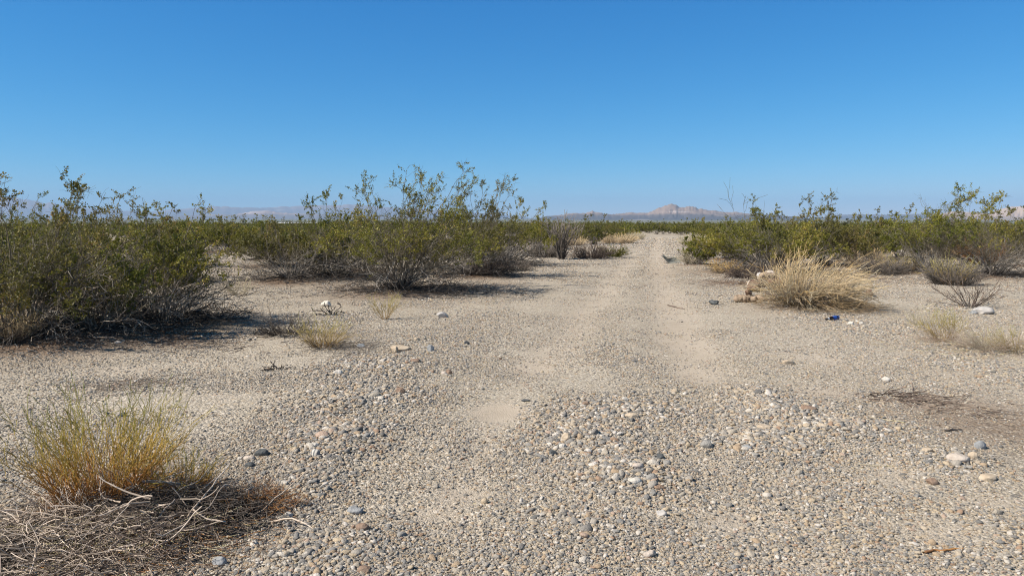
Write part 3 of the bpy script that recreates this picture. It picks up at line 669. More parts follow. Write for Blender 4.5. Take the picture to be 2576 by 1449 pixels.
# the middle distance: about 270 more bushes, copies of eight kinds
PROT = []
for i in range(8):
    H = 1.9; W = 2.7 + .2 * (i % 3)
    br, lv = creosote(200 + i, H, W, stems=34, sec=7, twg=4, lf=16, lean=.06 + .02 * (i % 3), leaf=.052, low=.06 + .05 * (i % 3), wisp=3, bare=.1 + .05 * (i % 2), lsz=1.0, k1=3, thick=1.5)
    PROT.append((mk('scrub_branches', br), mk('scrub_foliage', [lv])))
    PROT[-1][0].materials.append(M_BARK); PROT[-1][1].materials.append((M_LEAF, M_LEAFD, M_LEAFB, M_LEAFY)[i % 4])
PROTF = []
for i in range(5):
    br, lv = creosote(230 + i, 1.9, 3.0, stems=20, sec=6, twg=3, lf=7, lean=.06, leaf=.12, low=.08, wisp=3, bare=.1, k1=3, thick=2.4)
    me = mk('far_bush', [tuple(br[0]), tuple(br[1])] + [(*lv[:4], 1)]); me.materials.append(M_BARK); me.materials.append(M_LEAF if i % 2 else M_LEAFD)
    PROTF.append(me)
road_pts = [P(*p) for p in ROAD]
def in_road(x, y, hw=2.3):
    best = 1e9
    for (x0, y0), (x1, y1) in zip(road_pts[:-1], road_pts[1:]):
        dx, dy = x1 - x0, y1 - y0; t = min(1, max(0, ((x - x0) * dx + (y - y0) * dy) / (dx * dx + dy * dy)))
        best = min(best, math.hypot(x - x0 - t * dx, y - y0 - t * dy))
    return best < hw
taken = [(*P(c[0], c[1]), c[3] * .45) for c in CREO]
rgb = np.random.default_rng(77)
cnt = 0; tries = 0
NB = 290
while cnt < NB and tries < 60000:
    tries += 1
    a = (2 * rgb.random() - 1) * 37.5; d = 26 + (135 - 26) * rgb.random() ** .62
    x = math.sin(R(a)) * d; y = math.cos(R(a)) * d
    uu = 1288 + x / y * F
    lim = 27
    if uu < 470: lim = 22
    elif uu < 660: lim = 38
    elif 660 <= uu < 1250: lim = 25
    elif 1250 <= uu < 1720: lim = 44 if uu < 1600 else 48
    else: lim = 24.5
    if d < lim or in_road(x, y): continue
    s = .72 + .4 * rgb.random()
    if any(math.hypot(x - tx, y - ty) < tr + 1.0 * s for tx, ty, tr in taken): continue
    taken.append((x, y, .95 * s))
    z = float(g1(np.float64(x), np.float64(y)))
    zone = ('behind the left bushes' if uu < 640 else 'behind the tall central clump' if uu < 1330 else 'around the track end' if uu < 1760 else 'behind the right hand bushes')
    row = 'second row of' if d < 45 else 'middle of' if d < 80 else 'back rows of'
    lb = 'creosote bush, %s the scrub belt %s' % (row, zone)
    i = int(rgb.integers(0, 8)); rz = rgb.random() * .8 - .4
    if d < 75:
        root = empty('creosote_bush', (x, y, z), lb, 'bush', lb.replace('creosote bush', 'creosote bushes'), rz, (s, s, s * (.85 + .25 * rgb.random())))
        if rgb.random() < .5: root.rotation_euler[2] += math.pi * (rgb.random() < .2)
        link('branches', PROT[i][0], None, root); link('foliage', PROT[i][1], None, root)
    else:
        o = link('creosote_bush', PROTF[i % 5], None, None, (x, y, z), (0, 0, rz), (s, s, s * (.85 + .25 * rgb.random())))
        setp(o, lb, 'bush', lb.replace('creosote bush', 'creosote bushes'))
    cnt += 1
print('belt bushes', cnt, tries)

# beyond them the scrub reads as one mass
def build_far_scrub():
    rg = np.random.default_rng(91)
    n1, n2 = 11000, 7000
    r1 = np.sqrt(95 ** 2 + (650 ** 2 - 95 ** 2) * rg.random(n1)); r2 = 650 * (2600 / 650) ** rg.random(n2)
    r = np.concatenate([r1, r2]); n = n1 + n2
    a = R(40) * (2 * rg.random(n) - 1); x = np.sin(a) * r; y = np.cos(a) * r
    keep = np.ones(n, bool)
    tk = np.array(taken)
    for i in np.where(r < 140)[0]:
        if np.min(np.hypot(tk[:, 0] - x[i], tk[:, 1] - y[i])) < 2.6 or in_road(x[i], y[i], 2.5): keep[i] = False
    keep &= fbm(x / 60, y / 60, 12, 3) < .75
    x, y, r = x[keep], y[keep], r[keep]; n = len(x)
    s = (.65 + .45 * rg.random(n)) * np.where(r > 650, 1.25, 1.0)
    o = scatter('distant_scrub', np.stack([x, y, g1(x, y)], 1), np.stack([np.zeros(n), np.zeros(n), rg.random(n) * 6.28], 1), np.stack([s * 1.15, s * 1.15, s], 1), rg.integers(0, 5, n), [(m, None) for m in PROTF])
    setp(o, kind='stuff', label='dark green scrub covering the plain to the skyline'); print('far scrub', n)
    n = 1500; r = rg.uniform(2800, 7000, n); a = R(40) * (2 * rg.random(n) - 1); x = np.sin(a) * r; y = np.cos(a) * r
    k = fbm(x / 500, y / 900, 14, 3) > .47; x, y = x[k], y[k]; n = len(x); s = 2.0 + 2.2 * rg.random(n)
    o = scatter('distant_trees', np.stack([x, y, g1(x, y)], 1), np.stack([np.zeros(n), np.zeros(n), rg.random(n) * 6.28], 1), np.stack([s * 2, s * 2, s * .9], 1), rg.integers(0, 5, n), [(m, None) for m in PROTF])
    setp(o, kind='stuff', label='dark line of trees far out on the plain')
build_far_scrub()

# ------------------------------------------------------------------ far buildings on the plain
def plain(name, c, rough=.8, spec=.3):
    m, nt, b = mat(name, rough, spec)
    tc = N(nt, 'ShaderNodeTexCoord'); no = N(nt, 'ShaderNodeTexNoise', Scale=9.0, Detail=5.0); nt.links.new(tc.outputs['Object'], no.inputs['Vector'])
    r = ramp(nt, [(.3, tuple(q * .82 for q in c)), (.7, c)]); nt.links.new(no.outputs[0], r.inputs[0]); nt.links.new(r.outputs[0], b.inputs['Base Color'])
    return m
M_WHITE = plain('white_wall', (.8, .78, .74)); M_ROOF = plain('pale_roof', (.62, .60, .57)); M_DOOR = plain('dark_door', (.08, .08, .09))
def box(bm, x0, x1, y0, y1, z0, z1):
    r = bmesh.ops.create_cube(bm, size=1.0)['verts']
    for v in r: v.co = Vector(((x0 + x1) / 2 + v.co.x * (x1 - x0), (y0 + y1) / 2 + v.co.y * (y1 - y0), (z0 + z1) / 2 + v.co.z * (z1 - z0)))
def bmo(name, bm, m, parent=None, **k):
    me = bpy.data.meshes.new(name); bm.to_mesh(me); bm.free(); return link(name, me, m, parent, **k)
BL = [(388, 27, 'white shed farthest left on the far plain'), (722, 40, 'long white building, left end of the row of far buildings'), (752, 18, 'small white building second in the far row'),
      (775, 26, 'white building in the middle of the far row, below the pink ridge'), (800, 16, 'smallest white building of the far row'), (828, 30, 'white building at the right end of the far row'),
      (868, 14, 'lone white shed right of the far row of buildings')]
for (u, wd, lb) in BL:
    d = 2050.0; x = (u - 1288) / F * d; z = float(g1(np.float64(x), np.float64(d))) + 0.0
    r = empty('white_building', (x, d, z), lb, 'building', 'white buildings far out on the plain')
    b = bmesh.new(); box(b, -wd / 2, wd / 2, -6, 6, 0, 5.2); bmo('wall', b, M_WHITE, r)
    b = bmesh.new()
    vs = [b.verts.new(p) for p in [(-wd / 2 - .4, -6.5, 5.21), (wd / 2 + .4, -6.5, 5.21), (wd / 2 + .4, 6.5, 5.21), (-wd / 2 - .4, 6.5, 5.21), (-wd / 2 - .4, 0, 7.2), (wd / 2 + .4, 0, 7.2)]]
    for f in [(0, 1, 5, 4), (2, 3, 4, 5), (0, 4, 3), (1, 2, 5), (3, 2, 1, 0)]: b.faces.new([vs[i] for i in f])
    bmo('roof', b, M_ROOF, r)
    b = bmesh.new(); box(b, -1.5, 1.5, -6.06, -6.01, 0, 3.2); bmo('door', b, M_DOOR, r)

# ------------------------------------------------------------------ lone shrubs, tufts, dead brush
def plant(name, label, cat, u, v, parts, m, part='stems', group=None, extra=None):
    root = empty(name, G(u, v), label, cat, group)
    link(part, mk(name + '_' + part, parts), m, root)
    for (pn, pp, pm) in (extra or []): link(pn, mk(name + '_' + pn, pp), pm, root)
    return root
# golden wind-combed straw bush
plant('straw_bush', 'golden straw bush combed to the right by the wind beside the brown rubble', 'dry bush', 2036, 775,
      tuft(501, n=400, H=1.18, spread=1.15, lean=(.075, 0), rad=.0042, wob=.10, base_r=.28, droop=.065, pts=11, fork=4, lenv=.55), M_STRAW, 'blades',
      extra=[('fallen_blades', tuft(502, n=260, H=1.12, spread=2.3, lean=(.08, -.02), rad=.0038, wob=.13, base_r=.30, droop=.12, pts=10, fork=3, up=.9), M_STRAWG),
             ('stray_blades', tuft(505, n=40, H=1.35, spread=1.3, lean=(.12, 0), rad=.0045, wob=.15, base_r=.35, droop=.09, pts=10, fork=4), M_STRAW),
             ('pale_blades', tuft(504, n=160, H=1.1, spread=1.9, lean=(.05, -.02), rad=.005, wob=.13, base_r=.30, droop=.08, pts=10, fork=3, up=.9), M_STRAWP),
             ('twigs', tuft(503, n=150, H=.75, spread=2.0, lean=(.04, 0), rad=.005, wob=.18, base_r=.3, droop=.05, pts=8, fork=6), M_GREYB)])
# foreground green-tipped shrub
plant('green_tipped_shrub', 'orange stemmed shrub with green tips in the left foreground', 'shrub', 262, 1283,
      tuft(510, n=210, H=.66, spread=1.0, lean=(0, 0), rad=.0021, wob=.12, base_r=.17, droop=-.05, pts=10, fork=7, lenv=.6), M_RAB, 'stems',
      extra=[('woody_base', tuft(511, n=120, H=.32, spread=3.2, lean=(.0, 0), rad=.0036, wob=.26, base_r=.16, droop=.07, pts=8, fork=4), M_BARKW),
             ('lower_twigs', tuft(512, n=170, H=.20, spread=2.6, lean=(.02, 0), rad=.0016, wob=.3, base_r=.22, droop=.03, pts=7, fork=5), M_ORG)])
plant('green_tipped_shrub', 'smaller orange and green sprig rising right of the foreground shrub', 'shrub', 450, 1262,
      tuft(513, n=90, H=.30, spread=1.0, lean=(.02, 0), rad=.0017, wob=.13, base_r=.11, droop=-.03, pts=8, fork=8), M_RAB, 'stems',
      extra=[('lower_twigs', tuft(514, n=110, H=.2, spread=2.8, rad=.0016, wob=.3, base_r=.12, droop=.04, pts=7, fork=5), M_ORG)])
plant('orange_twig_mat', 'flat mat of rusty orange twigs right of the foreground shrub', 'dry brush', 650, 1285,
      tuft(515, n=120, H=.24, spread=4.0, lean=(-.02, 0), rad=.0015, wob=.25, base_r=.12, droop=.06, pts=7, fork=6), M_ORG)
# small tufts across the wash
plant('grass_tuft', 'yellow dry tuft with grey dead twigs, left of the flat tan rock', 'grass tuft', 815, 872,
      tuft(520, n=130, H=.46, spread=1.3, lean=(.03, 0), rad=.0024, wob=.17, base_r=.14, droop=.0, pts=7, fork=3), M_YG, 'blades',
      extra=[('twigs', tuft(521, n=60, H=.42, spread=3.2, lean=(.05, 0), rad=.0026, wob=.2, base_r=.12, droop=.08, pts=7, fork=4), M_GREYB)])
plant('grass_tuft', 'thin yellow green sprig standing alone before the tallest bush', 'grass tuft', 968, 803,
      tuft(522, n=30, H=.50, spread=.8, lean=(0, 0), rad=.0026, wob=.13, base_r=.05, pts=8, fork=9), M_YG, 'blades')
plant('grass_tuft', 'small pale tuft on the left gravel clearing', 'grass tuft', 598, 742,
      tuft(523, n=70, H=.38, spread=1.2, rad=.003, wob=.12, base_r=.12, pts=7, fork=5), M_STRAWP, 'blades')
plant('grass_tuft', 'tan grass tuft at the left edge under the big bush', 'grass tuft', 25, 872,
      tuft(524, n=330, H=.45, spread=1.0, rad=.0026, wob=.12, base_r=.2, pts=7, fork=4), M_STRAW, 'blades',
      extra=[('twigs', tuft(525, n=90, H=.35, spread=2., rad=.003, wob=.2, base_r=.2, droop=.02, pts=7, fork=5), M_BROWNB)])
plant('grass_tuft', 'upright yellow green tuft before the bare vase shaped shrub', 'grass tuft', 2372, 862,
      tuft(526, n=80, H=.50, spread=.8, lean=(-.01, 0), rad=.0024, wob=.16, base_r=.1, pts=8, fork=4), M_YG, 'blades',
      extra=[('twigs', tuft(527, n=70, H=.34, spread=2.6, rad=.0024, wob=.2, base_r=.1, droop=.06, pts=7, fork=4), M_BARKW)])
plant('grass_tuft', 'sparse pale tuft left of the upright yellow green one', 'grass tuft', 2318, 822,
      tuft(528, n=50, H=.36, spread=1.3, rad=.0019, wob=.14, base_r=.1, pts=7, fork=5), M_STRAWP, 'blades')
plant('grass_tuft', 'sprawling bleached tuft near the right edge', 'grass tuft', 2478, 884,
      tuft(529, n=110, H=.46, spread=2.4, rad=.0021, wob=.15, base_r=.16, droop=.03, pts=8, fork=5), M_BARKW, 'blades',
      extra=[('stems', tuft(530, n=90, H=.3, spread=.9, rad=.0019, wob=.12, base_r=.18, pts=7, fork=4), M_STRAWP)])
plant('grass_tuft', 'yellowish tuft with a tall single stalk cut by the right edge', 'grass tuft', 2556, 890,
      tuft(531, n=90, H=.38, spread=1.3, rad=.0021, wob=.14, base_r=.18, pts=7, fork=4), M_YG, 'blades',
      extra=[('stalk', tuft(532, n=3, H=.45, spread=.3, lean=(-.02, 0), rad=.003, wob=.05, base_r=.02, pts=7), M_STRAWP)])
plant('dead_brush', 'dark dead brush in the shadow left of the yellow tuft', 'dead brush', 712, 842,
      tuft(540, n=150, H=.42, spread=2.2, rad=.0028, wob=.22, base_r=.16, droop=.04, pts=8, fork=6), M_BARKD)
plant('charred_twig', 'blackened forked twig below the white rock', 'dead twig', 835, 792,
      tuft(541, n=7, H=.36, spread=1.3, rad=.011, wob=.28, base_r=.06, pts=8, fork=5), M_BARKD, 'twigs')
plant('charred_twig', 'small grey and black dead twig alone on the fine gravel', 'dead twig', 693, 928,
      tuft(542, n=14, H=.22, spread=2.2, rad=.005, wob=.28, base_r=.04, droop=.04, pts=7, fork=5), M_BARKD, 'twigs')
plant('bare_shrub', 'bare vase shaped brown shrub behind the grey blue rock', 'bare shrub', 2440, 772,
      tuft(543, n=34, H=.72, spread=2.0, rad=.0055, wob=.09, base_r=.1, pts=8, fork=7, lenv=.4), M_BROWNB, 'stems')
plant('bare_shrub', 'tall bare grey shrub left of the track on the low mound', 'bare shrub', 1412, 652,
      tuft(544, n=70, H=1.62, spread=.42, lean=(.015, 0), rad=.013, wob=.07, base_r=.14, pts=9, fork=8), M_GREYB, 'stems')
plant('dry_brush', 'brown domed brush on the left edge of the track', 'dry brush', 1487, 650,
      tuft(545, n=230, H=.82, spread=1.6, rad=.007, wob=.24, base_r=.5, pts=7, fork=5), M_BROWNB)
plant('dry_brush', 'tan grey brush left of the tall bare shrub', 'dry brush', 1372, 648,
      tuft(546, n=200, H=.80, spread=1.4, rad=.007, wob=.22, base_r=.4, pts=7, fork=5), M_GREYB)
plant('dry_brush', 'pale grey puff of brush below the central clump', 'dry brush', 1305, 682,
      tuft(547, n=170, H=.5, spread=1.6, rad=.005, wob=.24, base_r=.25, pts=7, fork=5), M_GREYB)
plant('dry_brush', 'brown brush at the foot of the windswept bush', 'dry brush', 1238, 698,
      tuft(548, n=180, H=.68, spread=1.4, rad=.005, wob=.22, base_r=.3, pts=7, fork=5), M_BROWNB)
plant('dry_brush', 'golden grass patch beside the track far back', 'dry grass', 1555, 612,
      tuft(549, n=330, H=.95, spread=1.6, lean=(.03, 0), rad=.013, wob=.16, base_r=1.0, pts=6, fork=2), M_STRAW, 'blades')
plant('dry_brush', 'second golden grass patch left of the far one', 'dry grass', 1440, 618,
      tuft(550, n=170, H=.75, spread=1.4, rad=.012, wob=.16, base_r=.6, pts=6, fork=2), M_STRAW, 'blades')
plant('dry_brush', 'small green sprig at the right foot of the brown dome', 'shrub', 1540, 648,
      tuft(551, n=120, H=.6, spread=1.6, rad=.009, wob=.14, base_r=.3, pts=7, fork=6), M_LEAFD)
plant('dry_brush', 'straw coloured brush wedged before the small bush at the torn panel', 'dry brush', 1738, 668,
      tuft(552, n=90, H=.62, spread=1.2, rad=.006, wob=.2, base_r=.2, pts=7, fork=4), M_STRAWP)
plant('dry_brush', 'grey rabbitbrush with a yellow top, left of the pale poled bush', 'dry brush', 2392, 716,
      tuft(553, n=300, H=.66, spread=1.3, rad=.005, wob=.16, base_r=.4, pts=7, fork=5), M_GREYB, 'stems',
      extra=[('flower_tops', tuft(554, n=90, H=.82, spread=.9, rad=.005, wob=.15, base_r=.25, pts=6, fork=3), M_YG)])
plant('dry_brush', 'grey dead brush between the narrow spire bush and the straw bush', 'dead brush', 2215, 690,
      tuft(555, n=220, H=.7, spread=1.7, rad=.006, wob=.2, base_r=.4, droop=.03, pts=8, fork=5), M_GREYB)
plant('dry_brush', 'rusty brown brush at the foot of the wide dense bush', 'dry brush', 1880, 700,
      tuft(556, n=180, H=.6, spread=2.2, rad=.006, wob=.2, base_r=.3, droop=.03, pts=8, fork=5), M_BROWNB)
plant('dry_brush', 'tan grassy clump behind the straw bush on its right', 'dry grass', 2178, 676,
      tuft(560, n=170, H=.75, spread=1.3, rad=.007, wob=.18, base_r=.35, pts=7, fork=4), M_STRAW, 'blades')
plant('dry_brush', 'yellowish clump under the narrow spire bush on its left', 'dry grass', 2268, 684,
      tuft(561, n=150, H=.6, spread=1.3, rad=.006, wob=.18, base_r=.35, pts=7, fork=4), M_YG, 'blades')
plant('dry_brush', 'pale straw clump left of the torn panel across the track', 'dry grass', 1600, 602,
      tuft(562, n=150, H=.8, spread=1.3, rad=.010, wob=.18, base_r=.6, pts=7, fork=4), M_STRAWP, 'blades')
plant('dry_brush', 'small straw clump in front of the wide dense bush, at its left end', 'dry grass', 1825, 690,
      tuft(563, n=110, H=.5, spread=1.4, rad=.006, wob=.2, base_r=.25, pts=7, fork=4), M_STRAWG, 'blades')
plant('dry_brush', 'dark low brush at the right edge in the second row', 'dry brush', 2560, 650,
      tuft(557, n=260, H=.8, spread=1.5, rad=.007, wob=.15, base_r=.5, pts=7, fork=5), M_BROWNB)
plant('dry_brush', 'rust tinted brush behind the pale poles', 'dry brush', 2470, 668,
      tuft(558, n=240, H=.9, spread=.9, rad=.008, wob=.12, base_r=.3, pts=7, fork=5), M_ORG)
# dry brush in the belt, copies of four kinds
DP = []
for i, m in enumerate((M_GREYB, M_STRAW, M_STRAWP, M_BROWNB)):
    me = mk('belt_brush', tuft(570 + i, n=140, H=.8, spread=1.5, rad=.009, wob=.22, base_r=.45, pts=6, fork=4)); me.materials.append(m); DP.append(me)
kinds = ('grey', 'golden', 'pale straw', 'brown')
c2 = 0
while c2 < 90:
    a = (2 * rgb.random() - 1) * 37.5; d = 24 + 46 * rgb.random() ** .8; x = math.sin(R(a)) * d; y = math.cos(R(a)) * d
    uu = 1288 + x / y * F
    if in_road(x, y, 1.9 if d > 40 else 3.0) or (480 < uu < 650 and d < 36) or (1300 < uu < 1760 and d < 33): continue
    i = int(rgb.integers(0, 4)); s = .6 + .6 * rgb.random()
    o = link('dry_brush', DP[i], None, None, (x, y, float(g1(np.float64(x), np.float64(y)))), (0, 0, rgb.random() * 6.3), s)
    side = 'left of the track' if uu < 1620 else 'right of the track'
    setp(o, '%s dry brush between the scrub belt bushes %s' % (kinds[i], side), 'dry brush', '%s dry brush in the scrub belt %s' % (kinds[i], side)); c2 += 1

# ------------------------------------------------------------------ litter of fallen twigs (stuff)
def pw(u, v): return P(u, v)
LIT = []
def lit(seed, n, u, v, su, sv, L, rad, lift, m, **k):
    x, y = pw(u, v); d = math.hypot(x, y); _, ya = pw(u, v - sv)
    LIT.append((sticks(seed, n, x, y, su * d / F, abs(ya - y), L, rad, lift, **k), m))
lit(601, 900, 190, 1400, 150, 60, (.06, .30), (.0014, .0042), .17, M_BARKW, wob=.22)
lit(631, 1300, 330, 1380, 140, 60, (.05, .28), (.0012, .003), .17, M_BROWNB)
lit(632, 1500, 500, 1305, 100, 24, (.05, .24), (.0014, .0034), .16, M_BARKD)
lit(634, 900, 350, 1330, 90, 24, (.05, .24), (.0014, .0034), .14, M_BARKD)
lit(633, 700, 60, 1400, 70, 45, (.05, .24), (.0014, .003), .08, M_BARKD)
lit(602, 700, 330, 1350, 130, 45, (.05, .30), (.0012, .0032), .10, M_STRAWP)
lit(603, 350, 60, 1350, 100, 50, (.08, .42), (.0012, .0028), .06, M_GREYB)
lit(604, 350, 420, 1370, 110, 40, (.04, .2), (.0012, .0026), .05, M_ORG, dirbias=-.5)
lit(605, 600, 480, 1330, 100, 30, (.05, .24), (.001, .0022), .04, M_BARKD)
lit(606, 300, 640, 1275, 60, 14, (.04, .18), (.001, .002), .05, M_ORG)
lit(607, 75, 370, 1350, 120, 45, (.2, .45), (.004, .0075), .24, M_BARKW, pts=9, wob=.16, tilt=.25)
lit(608, 40, 80, 1360, 60, 40, (.18, .34), (.003, .004), .08, M_BARKW, pts=8, wob=.12, tilt=.5)
lit(609, 110, 2280, 1002, 55, 9, (.08, .34), (.003, .007), .02, M_BROWNB, dirbias=-.2)
lit(610, 60, 2400, 1030, 90, 15, (.08, .4), (.0015, .004), .01, M_BROWNB, dirbias=-.4)
lit(611, 110, 290, 972, 60, 10, (.06, .3), (.0015, .003), .02, M_BROWNB, dirbias=.1)
lit(612, 500, 300, 868, 170, 10, (.08, .4), (.002, .005), .03, M_BROWNB)
lit(613, 350, 1130, 735, 120, 8, (.1, .5), (.003, .007), .03, M_BARKD)
lit(614, 220, 880, 880, 60, 10, (.08, .35), (.0015, .0035), .02, M_GREYB, dirbias=.1)
lit(615, 260, 1870, 712, 70, 9, (.08, .4), (.003, .006), .02, M_BROWNB)
lit(616, 260, 850, 735, 130, 8, (.1, .4), (.003, .006), .03, M_GREYB)
lit(617, 200, 2480, 885, 80, 10, (.08, .35), (.0015, .003), .02, M_STRAWP)
lit(618, 200, 2180, 700, 90, 10, (.08, .4), (.003, .006), .02, M_BROWNB)
lit(619, 240, 1300, 1100, 600, 160, (.03, .12), (.001, .002), .0, M_STRAWP)
lit(620, 300, 2200, 1000, 300, 120, (.04, .16), (.001, .0022), .0, M_GREYB, dirbias=0)
lit(621, 200, 2360, 700, 160, 14, (.1, .5), (.003, .006), .02, M_GREYB)
mats = []; parts = []
for p, m in LIT:
    if m not in mats: mats.append(m)
    parts.append((*p[:4], mats.index(m)))
o = link('twig_litter', mk('twig_litter', parts), mats); setp(o, kind='stuff', label='fallen twigs, straw and leaf litter under and between the shrubs')

# separate sticks
def stick(label, pts, r, m):
    q = np.array([[*G(u, v)] for (u, v) in pts]); q[:, 2] += r * .8
    t = np.linspace(0, 1, 12); f = t * (len(q) - 1); i = np.minimum(f.astype(int), len(q) - 2); fr = (f - i)[:, None]
    c = q[i] * (1 - fr) + q[i + 1] * fr; c[1:-1] += np.random.default_rng(len(label)).normal(size=(10, 3)) * r * .5
    c[:, 2] = np.maximum(c[:, 2], g1(c[:, 0], c[:, 1]) + r * .7)
    o0 = c[0].copy(); me = mk('stick', [tubes((c - o0)[None], (r * (1 - .45 * t))[None], 7, 0, rnd=np.array([.6]))], True)
    o = link('stick', me, m, None, tuple(o0)); setp(o, label, 'stick', 'loose sticks on the gravel')
stick('curved reddish brown stick near the lower right corner', [(2325, 1391), (2352, 1383), (2385, 1384), (2422, 1378)], .007, M_ORG)
stick('short dark straight stick above the lower right cobbles', [(2375, 1083), (2420, 1080)], .008, M_BARKD)
stick('long pale stalk lying below the twig litter patch', [(2180, 1050), (2230, 1058), (2275, 1064)], .004, M_STRAWP)
stick('thin grey stick on the gravel left of the track, near the central clump', [(1375, 698), (1400, 703), (1425, 706)], .014, M_BARKD)
stick('thin pale stalk left of the dark green cobble', [(675, 1138), (700, 1136), (745, 1135)], .003, M_STRAWP)
stick('pale stalk pointing at the pinkish cobbles on the right', [(2150, 1166), (2200, 1170), (2250, 1172)], .003, M_STRAWP)
stick('brown stick in the sandy right rut below the torn panel', [(1680, 765), (1705, 772), (1722, 775)], .012, M_BROWNB)

# ------------------------------------------------------------------ rocks that stand out
cW = rock_mat('white_rock', (.44, .40, .33), (.68, .63, .54)); cT = rock_mat('tan_rock', (.38, .30, .21), (.56, .46, .33)); cG = rock_mat('grey_rock', (.20, .205, .20), (.40, .40, .385))
cK = rock_mat('dark_rock', (.05, .055, .055), (.13, .135, .13)); cR = rock_mat('reddish_rock', (.19, .125, .085), (.33, .235, .165)); cP = rock_mat('pink_rock', (.42, .35, .28), (.60, .52, .43))
cB = rock_mat('banded_rock', (.22, .22, .21), (.62, .58, .50), 10, True); cGT = rock_mat('two_tone_rock', (.34, .33, .31), (.58, .53, .46), 5)
ROCKS = [  # u, v (foot), width px, height px, material, cuts, label, yaw
 (818, 772, 30, 19, cW, 4, 'bright white rock above the blackened twig'),
 (1112, 799, 30, 17, cGT, 10, 'blocky grey and tan rock alone on the gravel slope'),
 (1003, 883, 60, 14, cT, 5, 'long flat tan rock lying on the gravel'),
 (994, 889, 17, 19, cT, 8, 'upright tan stone leaning on the long flat tan rock'),
 (1083, 886, 20, 21, cG, 9, 'angular grey rock standing right of the long flat tan rock'),
 (1048, 859, 17, 10, cT, 10, 'small square tan stone behind the flat tan rock'),
 (1175, 870, 16, 12, cK, 11, 'small black angular stone between the grey rock and the ruts'),
 (907, 875, 22, 13, cG, 7, 'grey stone at the right end of the yellow tuft twigs'),
 (307, 1048, 20, 12, cK, 9, 'black angular stone above the foreground shrub'),
 (657, 1152, 36, 19, cK, 1, 'rounded dark green grey cobble, larger of the dark pair'),
 (627, 1178, 26, 13, cK, 1, 'rounded black cobble, smaller of the dark pair'),
 (625, 1161, 30, 12, cP, 3, 'flat pinkish stone just left of the dark green cobble'),
 (604, 1160, 17, 9, cW, 4, 'small white stone at the left end of the dark pair'),
 (793, 1158, 26, 20, cB, 2, 'banded round cobble below the white one'),
 (790, 1138, 26, 13, cW, 4, 'white cobble directly above the banded one'),
 (1007, 1001, 27, 20, cR, 2, 'upright reddish cobble with a black shadow in the coarse gravel'),
 (1129, 943, 18, 14, cR, 8, 'reddish block at the top of the coarse gravel'),
 (1117, 945, 16, 11, cP, 5, 'pale stone touching the reddish block'),
 (1045, 918, 30, 11, cR, 4, 'long brown slab at the crest of the coarse gravel'),
 (850, 947, 26, 13, cW, 6, 'pale wedge rock at the left crest of the coarse gravel'),
 (1425, 1127, 28, 27, cT, 4, 'largest tan cobble in the middle of the track'),
 (1590, 1062, 38, 15, cT, 4, 'broad tan flat rock right of the middle'),
 (1572, 1018, 18, 14, cW, 6, 'white stone above the broad tan flat rock'),
 (1632, 1206, 18, 17, cT, 7, 'pale block of the pair above the white oval cobble'),
 (1604, 1196, 34, 17, cP, 8, 'pinkish block left of the pale block'),
 (1600, 1232, 36, 18, cW, 1, 'white oval cobble in the centre right gravel'),
 (1665, 1298, 28, 18, cGT, 9, 'pale blue grey angular stone below the white oval cobble'),
 (1636, 1404, 40, 19, cP, 5, 'tan stone near the bottom edge, centre right'),
 (911, 1342, 38, 20, cR, 2, 'brown smooth cobble near the bottom left gravel'),
 (550, 1427, 38, 25, cG, 2, 'smooth grey cobble at the edge of the twig litter'),
 (915, 1449, 40, 18, cR, 3, 'brown cobble cut by the bottom edge'),
 (890, 1295, 46, 20, cG, 5, 'wide grey stone beside the brown smooth cobble'),
 (1983, 915, 38, 13, cT, 5, 'long tan block alone on the right sand'),
 (2230, 958, 20, 12, cW, 3, 'white stone above the twig litter patch'),
 (2478, 790, 46, 18, cGT, 8, 'grey blue rock under the bare vase shaped shrub'),
 (2450, 790, 18, 9, cG, 3, 'small grey stone left of the grey blue rock'),
 (2414, 1170, 50, 20, cP, 3, 'pink weathered boulder half buried on the right'),
 (2452, 1162, 26, 20, cT, 5, 'tan stone touching the pink weathered boulder'),
 (2468, 1130, 30, 20, cG, 2, 'mottled grey cobble above the pink weathered boulder'),
 (2490, 1210, 42, 14, cT, 3, 'flat tan stone below the pink weathered boulder'),
 (2349, 1216, 30, 16, cR, 7, 'orange brown block left of the pink weathered boulder'),
 (2335, 1145, 26, 12, cT, 5, 'cream stone at the head of the right cobbles'),
 (2140, 817, 18, 9, cW, 5, 'white stone right of the bottle'),
 (2167, 815, 14, 7, cW, 5, 'smaller white stone farther right of the bottle'),
 (1925, 1085, 40, 12, cT, 4, 'yellow flat stone on the right gravel bank'),
 (2035, 1045, 44, 11, cR, 4, 'rusty flat stone on the crest of the right gravel bank'),
 (1880, 1140, 26, 11, cG, 2, 'grey cobble below the right gravel bank'),
 (1660, 1160, 22, 14, cK, 8, 'dark stone right of the largest tan cobble'),
 (1390, 1155, 24, 15, cK, 8, 'dark stone cluster left below the largest tan cobble'),
 (1700, 988, 22, 13, cT, 6, 'tan stone at the end of the sandy right rut'),
 (1475, 1030, 22, 12, cR, 4, 'brown stone above the coarse gravel in the centre'),
 (1350, 1068, 18, 11, cT, 5, 'tan stone right of the bare sand patch'),
 (1322, 1010, 24, 8, cK, 5, 'dark flat stone at the corner of the bare sand patch'),
 (715, 1232, 20, 12, cW, 6, 'white angular stone right of the orange twig mat tip'),
 (725, 1310, 24, 14, cW, 5, 'pale round stone below the orange twig mat'),
]
